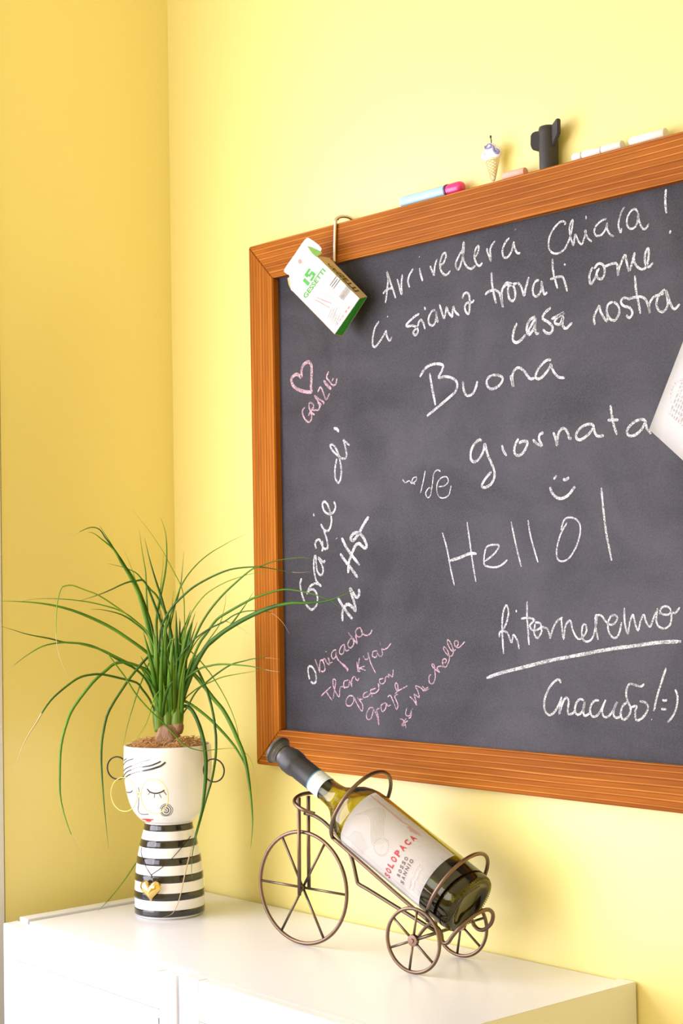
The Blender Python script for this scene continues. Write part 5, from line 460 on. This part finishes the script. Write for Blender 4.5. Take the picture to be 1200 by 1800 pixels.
for s in (1, -1):
    for k in range(7):
        z0 = .006+k*.0034
        Pp = []
        for i in range(7):
            z = min(.0262, z0 + i*.0016); a = -PI/2 + s*(i-3)*.38; rr = .0022+(z-.004)/.0222*.0056+.0003; Pp.append((rr*math.cos(a), rr*.72*math.sin(a), z))
        tube(bm, Pp, .00035, 4)
obj('waffle_lines', bm, M['conel'], coneo)
bm = bmesh.new(); ball(bm, (-.002, 0, .0310), .0088, (1, .72, .72)); ball(bm, (.0035, 0, .0345), .0080, (1, .72, .95)); ball(bm, (-.0055, -.001, .0345), .0062, (1, .75, .9)); obj('scoop', bm, M['wax'], ic, True)
obj('scoop', ball(bmesh.new(), (-.0070, -.0022, .0330), .0052, (1, .8, 1)), M['waxp'], ic, True, label='lilac scoop')
obj('scoop', ball(bmesh.new(), (-.0015, -.0005, .0405), .0062, (1, .75, .9)), M['wax'], ic, True)
bm = bmesh.new(); tube(bm, spline([(-.0065, -.004, .0435), (-.0055, -.0055, .0405), (-.0015, -.0062, .0392), (.002, -.005, .041), (.0005, -.0045, .0438), (-.003, -.004, .0445), (-.0045, -.005, .042)], 4), .0009, 6)
tube(bm, spline([(.0035, -.0050, .0410), (.0055, -.0058, .0385), (.0065, -.0065, .0345), (.0090, -.0055, .0315), (.0105, -.0040, .0335), (.0085, -.0058, .0365)], 4), .0012, 6); obj('icing', bm, M['waxl'], ic, True, label='blue-lilac icing swirl')
obj('wick', ntube([(-.0015, 0, .0455), (-.0016, 0, .0500), (-.0022, 0, .0520)], .0006, 6), M['blackwire'], ic)
obj('wick_tip', ball(bmesh.new(), (-.0022, 0, .0535), .0011, (1, 1, 1.7), 8), M['blackwire'], ic, True)
obj('pin', ntube([(0, 0, -.0), (0, 0, .006)], .0008, 6, sm=0), M['steelw'], ic)
def stick(x0, x1, r, m, name, label, group, slant=0, y=-.013):
    o = thing(name, label, 'chalk', (x0, y, ZT+r+.0002), 0, group); L_ = x1-x0
    bm = lathe(bmesh.new(), [(0, slant*.3), (r*.8, slant*.5), (r, .0012+slant), (r, L_-.0008), (r*.9, L_), (0, L_)], 20, axx()); autos(obj('stick', bm, m, o)); return o
stick(.6820, .7170, .0048, M['chalkpink'], 'chalk_stick', 'short pink stick of chalk lying beside the black cap', 'chalks on the frame', .004)
stick(.7880, .8020, .0050, M['chalkstick'], 'chalk_stick', 'leftmost white chalk piece, the short stub nearest the black cap', 'chalks on the frame', .002)
stick(.8030, .8295, .0050, M['chalkstick'], 'chalk_stick', 'middle white chalk piece of the touching row of three', 'chalks on the frame')
stick(.8305, .8580, .0052, M['chalkstick'], 'chalk_stick', 'right end white chalk piece of the touching row of three', 'chalks on the frame')
stick(.8655, .9160, .0056, M['chalkstick'], 'chalk_stick', 'longest white chalk stick lying apart at far right', 'chalks on the frame', .008)
bk = thing('rubber_cap', 'matte black rubber cap with two fins standing on the frame', 'cap', (.7510, -.0113, ZT))
autos(obj('body', lathe(bmesh.new(), [(0, .0), (.0103, .0), (.0107, .004), (.0107, .016), (.0110, .026), (.0104, .040), (.0108, .0465), (.0098, .0490), (.007, .050), (0, .0498)], 40), M['rubber'], bk), 50)
def fin(d, prof_, t):
    d = Vector(d).normalized(); s = Vector((-d.y, d.x, 0)); bm = bmesh.new()
    prism(bm, [d*a+s*t+Vector((0, 0, z)) for a, z in prof_], [d*a-s*t+Vector((0, 0, z)) for a, z in prof_]); bmesh.ops.bevel(bm, geom=bm.edges[:], offset=.0009, segments=2, affect='EDGES'); autos(obj('fin', bm, M['rubber'], bk))
fin((1, -.30, 0), [(.008, .020), (.0110, .024), (.0235, .036), (.0240, .052), (.0205, .0535), (.008, .047)], .0022)
fin((-1, -.50, 0), [(.008, .021), (.0185, .025), (.0205, .030), (.0200, .042), (.0165, .0450), (.008, .0455)], .0024)

for ch_ in ic.children: ch_.scale = (1.25, 1.0, 1.06)
# ------------------------------------------------------------------ planter and plant
PB = Vector((.166, -.134, .8982))
pot = thing('potted_plant', 'long-leaved ponytail palm in a striped ceramic pot with a painted sleeping face', 'plant', PB)
pr = [(r, z) for z, r in PROF]
body_p = [(0, 0), (.043, 0)]+[(r, z) for r, z in pr[1:8]]+[(.0310, .1222), (0, .1222)]
body = autos(obj('pot_body', lathe(bmesh.new(), body_p, 96), M['ceramic'], pot), 60)
def rad(z):
    for (r0, z0), (r1, z1) in zip(pr, pr[1:]):
        if z0 <= z <= z1: return r0+(r1-r0)*(z-z0)/(z1-z0)
    return pr[-1][0]
for z0, z1 in ((.0035, .0120), (.0245, .0340), (.0470, .0565), (.0690, .0785), (.0910, .1005), (.1120, .1205)):
    n = 4; zz = [z0+(z1-z0)*i/n for i in range(n+1)]
    obj('stripe', lathe(bmesh.new(), [(rad(z)+.00012, z) for z in zz]+[(rad(z)-.0005, z) for z in zz[::-1]], 96, closed=True), M['black_glaze'], body, True)
out_p = [(.030, .1222)]+[(v_.x, v_.y) for v_ in spline([Vector((r, z, 0)) for r, z in pr[7:]], 3)]
out_p = out_p + [(.0570, .2232), (.0550, .2226), (.0545, .215), (.0540, .200), (0, .196)]
head = autos(obj('pot_head', lathe(bmesh.new(), [(0, .1222)]+out_p, 96), M['ceramic'], pot), 60)
head_prof = sorted((h_, r_) for r_, h_ in out_p[1:-5])
def srad(z):
    for (z0, r0), (z1, r1) in zip(head_prof, head_prof[1:]):
        if z0 <= z <= z1: return r0+(r1-r0)*(z-z0)/max(1e-9, z1-z0)
    return rad(z)
def onpot(p, e=.00035):
    r = srad(p.y)+e; return Vector((r*math.cos(p.x), r*math.sin(p.x), p.y))
def potribbon(bm, s):
    w = s[0]*1.25; pts = list(zip(s[1::2], s[2::2])); Pp = [Vector(p) for p in pts]; n = len(Pp); prev = None
    for i in range(n):
        r = rad(Pp[i].y); T = Pp[min(i+1, n-1)]-Pp[max(i-1, 0)]; T = Vector((T.x*r, T.y))
        if T.length < 1e-9: continue
        T.normalize(); N = Vector((-T.y/r, T.x))*w/2
        if i in (0, n-1): N = N*.55
        a = bm.verts.new(onpot(Pp[i]+N)); b = bm.verts.new(onpot(Pp[i]-N))
        if prev: bm.faces.new((prev[0], prev[1], b, a))
        prev = (a, b)
for nm, ss in FACE:
    if not ss: continue
    bm = bmesh.new()
    for s in ss: potribbon(bm, s)
    obj(dict(hair='painted_hair', eyelash_l='painted_eye', eyelash_r='painted_eye', nose='painted_nose', cheek='painted_cheek_spiral', lips='painted_lips')[nm], bm, M['red'] if nm == 'lips' else M['ink'], head)
fa = math.radians(-73); Fd = Vector((math.cos(fa), math.sin(fa), 0)); Rt = Vector((-math.sin(fa), math.cos(fa), 0)); UP = Vector((0, 0, 1))
def ring(c, r, a1, a2, w, seg=48): return tube(bmesh.new(), [c+a1*r*math.cos(2*PI*k/seg)+a2*r*math.sin(2*PI*k/seg) for k in range(seg)], w, 8, True)
ra = math.radians(-62); Rr = Vector((-math.sin(ra), math.cos(ra), 0))
obj('ear_ring', ring(Rt*.0755+UP*.1920+Vector((.004, -.003, 0)), .0148, Rr, UP, .0010), M['blackwire'], pot, True)
obj('ear_ring', ring(Rt*-.0800+UP*.1885+Fd*.008, .0150, Rr, UP, .0010), M['blackwire'], pot, True)
gl = obj('glasses', ring(Rt*.0265+UP*.1628+Fd*.0625, .0222, Rt, UP, .0006), M['goldw'], pot, True, label='thin gold wire spectacles')
obj('lens_ring', ring(Rt*-.0238+UP*.1625+Fd*.0625, .0220, Rt, UP, .0006), M['goldw'], gl, True)
obj('bridge', ntube([Rt*.0044+UP*.1635+Fd*.0625, Rt*.0012+UP*.1650+Fd*.0605, Rt*-.0022+UP*.1635+Fd*.0625], .0008, 6), M['goldw'], gl, True)
obj('bridge', ring(Rt*.0012+UP*.1632+Fd*.0612, .0017, Rt, UP, .0005, 16), M['goldw'], gl, True)
nk = obj('necklace', (lambda b: [tube(b, spline(s, 4), .00045, 6) for s in NECK if len(s) > 1] and b)(bmesh.new()), M['blackwire'], body, True)
pc = Vector(PEND[0]); hz = Vector((pc.x, pc.y, 0)).normalized(); hx = Vector((-hz.y, hz.x, 0))
bm = bmesh.new(); N = 40; rows = []
def heart(t): return Vector((16*math.sin(t)**3, 13*math.cos(t)-5*math.cos(2*t)-2*math.cos(3*t)-math.cos(4*t)))
for kk, (sc, dp) in enumerate(((.0, .0058), (.35, .0054), (.62, .0044), (.82, .0030), (.95, .0010), (1.0, -.0008), (.9, -.0022), (.0, -.0026))):
    if sc == 0: rows.append([bm.verts.new(pc+hz*dp)]); continue
    rows.append([bm.verts.new(pc+hx*heart(2*PI*k/N).x*.00098*sc+UP*(heart(2*PI*k/N).y+2)*.00092*sc+hz*(dp+.001)) for k in range(N)])
for a, b in zip(rows, rows[1:]):
    for k in range(N):
        k2 = (k+1) % N
        if len(a) == 1: bm.faces.new((a[0], b[k], b[k2]))
        elif len(b) == 1: bm.faces.new((a[k], b[0], a[k2]))
        else: bm.faces.new((a[k], b[k], b[k2], a[k2]))
bmesh.ops.recalc_face_normals(bm, faces=bm.faces[:])
obj('heart_pendant', bm, M['gold'], pot, True, label='shiny gold heart pendant on a dark cord')
# soil mound and curly fibres
bm = bmesh.new(); lathe(bm, [(0, .2245), (.02, .2235), (.04, .2205), (.0535, .2175), (.0535, .198), (0, .198)], 40)
for v_ in bm.verts:
    if v_.co.z > .205: v_.co.z += random.uniform(-.002, .002)
soil = obj('soil', bm, M['soil'], pot, True)
bm = bmesh.new()
for k in range(620):
    a = random.uniform(0, 2*PI); r = .051*math.sqrt(random.random()); c = Vector((r*math.cos(a), r*math.sin(a), .2245-.006*(r/.05)**2+random.uniform(0, .0065))); R_ = random.uniform(.0022, .0070)
    e1 = Vector((random.gauss(0, 1), random.gauss(0, 1), random.gauss(0, .7))).normalized(); e2 = e1.orthogonal().normalized(); th0 = random.uniform(0, 6); sp = random.uniform(1.8, 4.5)
    pts = [c+(e1*math.cos(th0+sp*i/6)+e2*math.sin(th0+sp*i/6))*R_*(.6+.1*i) for i in range(7)]
    for p_ in pts:
        rr = math.hypot(p_.x, p_.y)
        if rr > .053: p_.x *= .053/rr; p_.y *= .053/rr
        p_.z = max(p_.z, .2165)
    tube(bm, pts, .00042, 3, caps=False)
obj('fibre_mulch', bm, M['soil'], soil, kind='stuff')
bm = bmesh.new(); lathe(bm, [(0, .214), (.0205, .214), (.0200, .222), (.0178, .229), (.0158, .235), (.0152, .240), (.0142, .245), (.010, .2485), (0, .250)], 28)
for v_ in bm.verts:
    a = math.atan2(v_.co.y, v_.co.x); v_.co.x *= 1+.08*math.sin(3*a+v_.co.z*200); v_.co.y *= 1+.08*math.sin(2*a+1); v_.co.x += .001
obj('bulb', bm, M['bulb'], pot, True)
# fused green leaf sheaths above the bulb
vn = Vector((.817, -.577, .12)).normalized()
def clump(px, py, z0, z1, r0, r1, lean, m):
    bm = bmesh.new(); n = 9; Pp = [Vector((px+lean[0]*t, py+lean[1]*t, z0+(z1-z0)*t)) for t in [i/(n-1) for i in range(n)]]
    tube(bm, Pp, [r0+(r1-r0)*math.sin(PI*min(1, .2+i/(n-1)*.8)) if i < n-1 else .002 for i in range(n)], 12); return obj('leaf_sheath', bm, m, pot, True)
clump(-.0060, -.0080, .2400, .276, .0055, .0078, (-.002, -.003), M['leaf'][4])
husk = bmesh.new(); tube(husk, [(.0078, .0088, .2350), (.0080, .0092, .2380), (.0084, .0095, .2430), (.0086, .0098, .2480), (.0086, .0100, .2520)], [.003, .0078, .0092, .0090, .0075], 14); obj('husk', husk, M['bulb'], pot, True, label='brown dried husk at the base of the right leaf clump')
clump(.0078, .0088, .2420, .280, .0066, .0086, (.002, .003), M['leaf'][4])
clump(.001, 0, .2440, .285, .0045, .0070, (0, 0), M['leaf'][4])
def blade(w, pale, flat, mi):
    P_ = [Vector(flat[i:i+3])-PB for i in range(0, len(flat), 3)]; P_ = spline(P_, 3); n = len(P_)
    L_ = [0]
    for a, b in zip(P_, P_[1:]): L_.append(L_[-1]+(b-a).length)
    bm = bmesh.new(); rings = []
    for i, p in enumerate(P_):
        t = L_[i]/L_[-1]; T = (P_[min(i+1, n-1)]-P_[max(i-1, 0)]).normalized()
        sdv = T.cross(vn); sdv = sdv.normalized() if sdv.length > .05 else T.orthogonal().normalized(); nn = sdv.cross(T).normalized()
        if t < .12: ww = .75+.25*t/.12
        elif t < .5: ww = 1
        else: ww = max(.06, 1-((t-.5)/.5)**1.5*.93)
        ww *= w/2
        rings.append([bm.verts.new(p+sdv*ww), bm.verts.new(p-nn*ww*.45), bm.verts.new(p-sdv*ww), bm.verts.new(p+nn*ww*.12)])
    cut = int(n*(1-pale))
    for i in range(n-1):
        for k in range(4):
            f = bm.faces.new((rings[i][k], rings[i][(k+1) % 4], rings[i+1][(k+1) % 4], rings[i+1][k])); f.material_index = 1 if pale and i >= cut else 0; f.smooth = True
    bm.faces.new(rings[0][::-1]); bm.faces.new(rings[-1])
    o = obj('leaf', bm, M['leaf'][mi], pot); o.data.materials.append(M['leaf'][3]); return o
for i, (w, pale, flat) in enumerate(LEAVES): blade(w*1.08, pale, flat, (0, 1, 0, 2, 0, 1)[i % 6] if i < 47 else (0, 2, 0, 1)[i % 4])

# ------------------------------------------------------------------ tricycle bottle stand
O_ = (.4477, -.1299, .8982); RZ = math.radians(11.5)
st = thing('bottle_stand', 'bronze wire tricycle wine bottle stand on the white cabinet', 'bottle stand', O_, RZ)
wr = .0023
def wheel(u0, v0, R_, spokes, ang0, hub, w_=wr):
    wh = obj('wheel', ring(Vector((u0, v0, R_+w_)), R_, Vector((1, 0, 0)), UP, w_, 72), M['bronze'], st, True)
    c = Vector((u0, v0, R_+w_))
    for k in range(spokes):
        a = ang0+2*PI*k/spokes; obj('spoke', ntube([c, c+Vector((math.cos(a), 0, math.sin(a)))*(R_-w_*.3)], w_*.68, 8, sm=0), M['bronze_d'], wh, True)
    if hub:
        autos(obj('hub', lathe(bmesh.new(), [(0, -.0035), (.0022, -.0035), (.0026, -.0024), (.0062, -.0022), (.0066, -.0012), (.0066, .0022), (0, .0022)], 24, (c, Vector((0, -1 if v0 > 0 else 1, 0))*1.0, Vector((1, 0, 0)), UP)), M['bronze'], wh), 35)
    else: obj('hub', ball(bmesh.new(), c, .0035), M['bronze_d'], wh, True)
    return wh
wheel(-.0080, 0, .0662, 6, math.radians(-2), False)
wheel(.1860, -.048, .0350, 6, math.radians(20), True, .0021)
wheel(.1860, .048, .0350, 6, math.radians(20), True, .0021)
def wire(name, pts, r=wr, m='bronze', sm=5): return obj(name, ntube(pts, r, 10, sm=sm), M[m], st, True)
wire('fork_rod', [(-.0085, -.0062, .0600), (-.0078, -.0060, .120), (-.0070, -.0060, .1765)], sm=1)
wire('fork_rod', [(-.0035, .0062, .0680), (-.0030, .0060, .120), (-.0020, .0060, .1775)], sm=1)
wire('handlebar', HANDLEBAR)
wire('centre_bar', [(-.0035, .0, .1575), (.010, 0, .1560), (.0230, 0, .1508), (.0351, 0, .1430), (.0480, 0, .1330), (.0600, 0, .1215), (.0680, 0, .1060), (.0735, 0, .0850), (.0765, 0, .0805), (.0900, 0, .0755), (.1350, 0, .0575), (.1860, 0, .0375)], m='bronze_d', sm=3)
def arc(c, ang, a0, a1, n=40):
    e1 = Vector((-math.sin(ang), 0, math.cos(ang))); e2 = Vector((0, 1, 0)); c = Vector((c[0], 0, c[1]))
    return [c+(e1*math.cos(a0+(a1-a0)*i/n)+e2*math.sin(a0+(a1-a0)*i/n))*.049 for i in range(n+1)]
wire('hoop', arc((.0819, .1704), -.5328, math.radians(-140), math.radians(140)), sm=0)
wire('hoop', arc((.2143, .0881), -.5585, math.radians(-138), math.radians(138)), sm=0)
near = [(.0628, -.0315, .1381), (.1071, -.0312, .1106), (.1543, -.0312, .0811), (.1950, -.0312, .0570), (.2076, -.0312, .0500), (.2120, -.0312, .0440), (.2132, -.0312, .0372), (.2165, -.0312, .0345), (.2215, -.0312, .0365), (.2260, -.0300, .0430), (.2350, -.0260, .0540), (.2440, -.0120, .0650), (.2480, .0080, .0680), (.2450, .0240, .0600), (.2380, .0312, .0480), (.2290, .0312, .0400), (.2210, .0312, .0390), (.2150, .0312, .0430), (.2076, .0312, .0500), (.1543, .0312, .0811), (.1071, .0312, .1106), (.0628, .0315, .1381)]
wire('cradle_rail', near)
wire('axle', [(.1860, -.0475, .0371), (.1860, .0475, .0371)], .0020, 'bronze_d', 0)
wire('strut', [(.1860, -.0400, .0375), (.1900, -.0370, .0450), (.1960, -.0325, .0525), (.2000, -.0312, .0540)], .0020, 'bronze_d')
wire('strut', [(.1860, .0400, .0375), (.1900, .0370, .0450), (.1960, .0325, .0525), (.2000, .0312, .0540)], .0020, 'bronze_d')

# ------------------------------------------------------------------ wine bottle lying in the stand
bt_ = thing('wine_bottle', 'olive glass wine bottle with cream label lying tilted in the wire stand', 'bottle', O_, RZ)
al = -.5248; A0 = Vector((.0989, 0, .1485)); dd = Vector((math.cos(al), 0, math.sin(al))); e1 = Vector((-math.sin(al), 0, math.cos(al))); e2 = Vector((0, 1, 0)); AX = (A0, dd, e1, e2)
outer = [(0, .1470), (.012, .1465), (.022, .1490), (.0270, .1525), (.0300, .1530), (.0345, .1515), (.0366, .1470), (.0372, .1400), (.0372, .02), (.0372, -.010), (.0368, -.018), (.0352, -.0270), (.0318, -.0365), (.0262, -.0450), (.0205, -.0520), (.0165, -.0590), (.0148, -.0680), (.0140, -.080), (.0138, -.120), (.0136, -.1480), (.0110, -.1490)]
inner = [(.0095, -.1485), (.0100, -.12), (.0105, -.080), (.0115, -.066), (.0140, -.0560), (.0185, -.0480), (.0245, -.0400), (.0298, -.0325), (.0330, -.0240), (.0345, -.0160), (.0349, -.008), (.0349, .141), (.0338, .1470), (.0290, .1505), (.0250, .1500), (.015, .1450), (0, .1435)]
autos(obj('glass_body', lathe(bmesh.new(), outer+inner, 96, AX), M['glass'], bt_), 60)
bm = lathe(bmesh.new(), [(0, -.03), (.0280, -.0325), (.0320, -.0240), (.0345, -.0160), (.0352, -.008), (.0352, .1411), (.0340, .1473), (.0290, .1508), (.0250, .1503), (.015, .1453), (0, .1438)], 64, AX)
res = bmesh.ops.bisect_plane(bm, geom=bm.verts[:]+bm.edges[:]+bm.faces[:], plane_co=(0, 0, .1190), plane_no=(0, 0, 1), clear_outer=True)
ed = [e for e in res['geom_cut'] if isinstance(e, bmesh.types.BMEdge)]
bmesh.ops.holes_fill(bm, edges=ed, sides=0) if ed else None
bmesh.ops.recalc_face_normals(bm, faces=bm.faces[:])
autos(obj('wine', bm, M['wine'], bt_), 40)
bm = bmesh.new()
for k in range(80):
    a = 2*PI*k/80; c = e1*math.cos(a)+e2*math.sin(a); tube(bm, [A0+dd*.1490+c*.0359, A0+dd*.1525+c*.0340], .0007, 4)
obj('base_knurling', bm, M['glass'], bt_, kind='stuff')
autos(obj('capsule', lathe(bmesh.new(), [(.0138, -.1000), (.0142, -.1000), (.0142, -.1280), (.0152, -.1300), (.0158, -.1340), (.0158, -.1420), (.0150, -.1455), (.0140, -.1500), (.0100, -.1502)], 48, AX), M['capsule'], bt_), 30)
autos(obj('neck_seal', lathe(bmesh.new(), [(.0139, -.0800), (.01435, -.0800), (.01435, -.0985), (.0139, -.0985)], 48, AX), M['bandw'], bt_), 30)
for t0 in (-.0800, -.0975): autos(obj('seal_edge', lathe(bmesh.new(), [(.0142, t0), (.0145, t0), (.0145, t0-.0018), (.0142, t0-.0018)], 48, AX), M['bandb'] if t0 < -.09 else M['band'], bt_), 30)
sto = autos(obj('stopper', lathe(bmesh.new(), [(0, -.140), (.0092, -.1480), (.0128, -.1502), (.0128, -.1525), (.0118, -.1530), (.0118, -.1550), (.0130, -.1555), (.0135, -.1575), (.0145, -.1590), (.0148, -.1610), (.0165, -.1620), (.0175, -.1640), (.0175, -.1660), (.0160, -.1680), (.010, -.1690), (0, -.1692)], 48, AX), M['steel'], bt_, label='grey vacuum stopper with ribbed rim'), 35)
autos(obj('stopper_rim', lathe(bmesh.new(), [(.0172, -.1625), (.0179, -.1630), (.0179, -.1648), (.0172, -.1652)], 48, AX, closed=True), M['capsule'], sto), 30)
def onl(ang, t, e=0.0): r = .03755+e; return A0+dd*t+(e1*math.cos(ang)+e2*math.sin(ang))*r
bm = bmesh.new(); nA, nT = 48, 6; G = []
a0, a1 = -2.72, -.03
for i in range(nA+1):
    G.append([bm.verts.new(onl(a0+(a1-a0)*i/nA, -.0160+(.1095+.0160)*j/nT)) for j in range(nT+1)])
for i in range(nA):
    for j in range(nT): bm.faces.new((G[i][j], G[i+1][j], G[i+1][j+1], G[i][j+1]))
bmesh.ops.solidify(bm, geom=bm.faces[:], thickness=.00015); bmesh.ops.recalc_face_normals(bm, faces=bm.faces[:])
lb = obj('front_label', bm, M['label'], bt_, True)
RL = .0376
def lab_ribbons(name, S_, m, e=.0003):
    bm = bmesh.new()
    for w, pts in S_: ribbon(bm, [(a*RL, t) for a, t in pts], w, lambda p: onl(p.x/RL, p.y, e))
    return obj(name, bm, m, lb)
tracked('red_lettering', 'SOLOPACA', .0082, 1.74*RL, lambda x, y: onl(-2.21+x/RL, .0640+.0030*x/(1.7*RL)-y, .00035), M['lab_red'], lb, .035, .66)
tracked('dark_lettering', 'ROSSO', .0048, .70*RL, lambda x, y: onl(-1.83+x/RL, .0778-.002*x/(.7*RL)-y, .00035), M['lab_dark'], lb, .025, .68)
tracked('dark_lettering', 'SANNIO', .0048, .90*RL, lambda x, y: onl(-1.98+x/RL, .0848-.002*x/(.9*RL)-y, .00035), M['lab_dark'], lb, .025, .68)
lab_ribbons('rose_stripe', [(.0022, [(-.31, -.0150), (-.325, .012), (-.35, .038)])], M['lab_rose'])
lab_ribbons('feather_print', [(.0014, [(-.35, .038), (-.30, .047), (-.36, .058)]), (.0045, [(-.36, .047), (-.36, .054), (-.34, .062)]), (.0022, [(-.36, .050), (-.44, .055)]), (.002, [(-.34, .058), (-.33, .066)])], M['lab_rose'])
lab_ribbons('pink_rule', [(.0007, [(-1.93, -.0150), (-2.03, .04), (-2.13, .105)])], M['lab_pink'])
S_ = []
for k in range(30):
    a = 2*PI*k/30; S_.append((.0007, [(-1.40+(.0085*math.cos(a))/RL, .0400+.0085*math.sin(a)), (-1.40+(.0108*math.cos(a))/RL, .0400+.0108*math.sin(a))]))
for k in range(3): S_.append((.0009, [(-1.46+k*.06, .041), (-1.46+k*.06, .0418)]))
lab_ribbons('seal_print', S_, M['lab_grey'])
S_ = []
for k in range(11):
    b = -1.15+.045*k; S_.append((.00038, [(b+.30*math.sin(i*.5+k*.12)-.02*i, -.010+.0048*i+.0016*k) for i in range(9)]))
for k in range(8): S_.append((.00035, [(-2.0+.06*k+.1*math.sin(i*.7), .0-.008+.004*i+.001*k) for i in range(8)]))
lab_ribbons('contour_lines', S_, M['lab_grey'], .0002)
S_ = []
for r_, (b0, b1) in enumerate(((-1.98, -1.05), (-1.90, -1.10))):
    pts = []; n = 40
    for i in range(n): pts.append((b0+(b1-b0)*i/n+.02*math.cos(i*1.9), .0925+.0052*r_-.0022*i/n+.0013*math.sin(i*2.3)))
    S_.append((.0006, pts))
lab_ribbons('script_print', S_, M['lab_pink'])
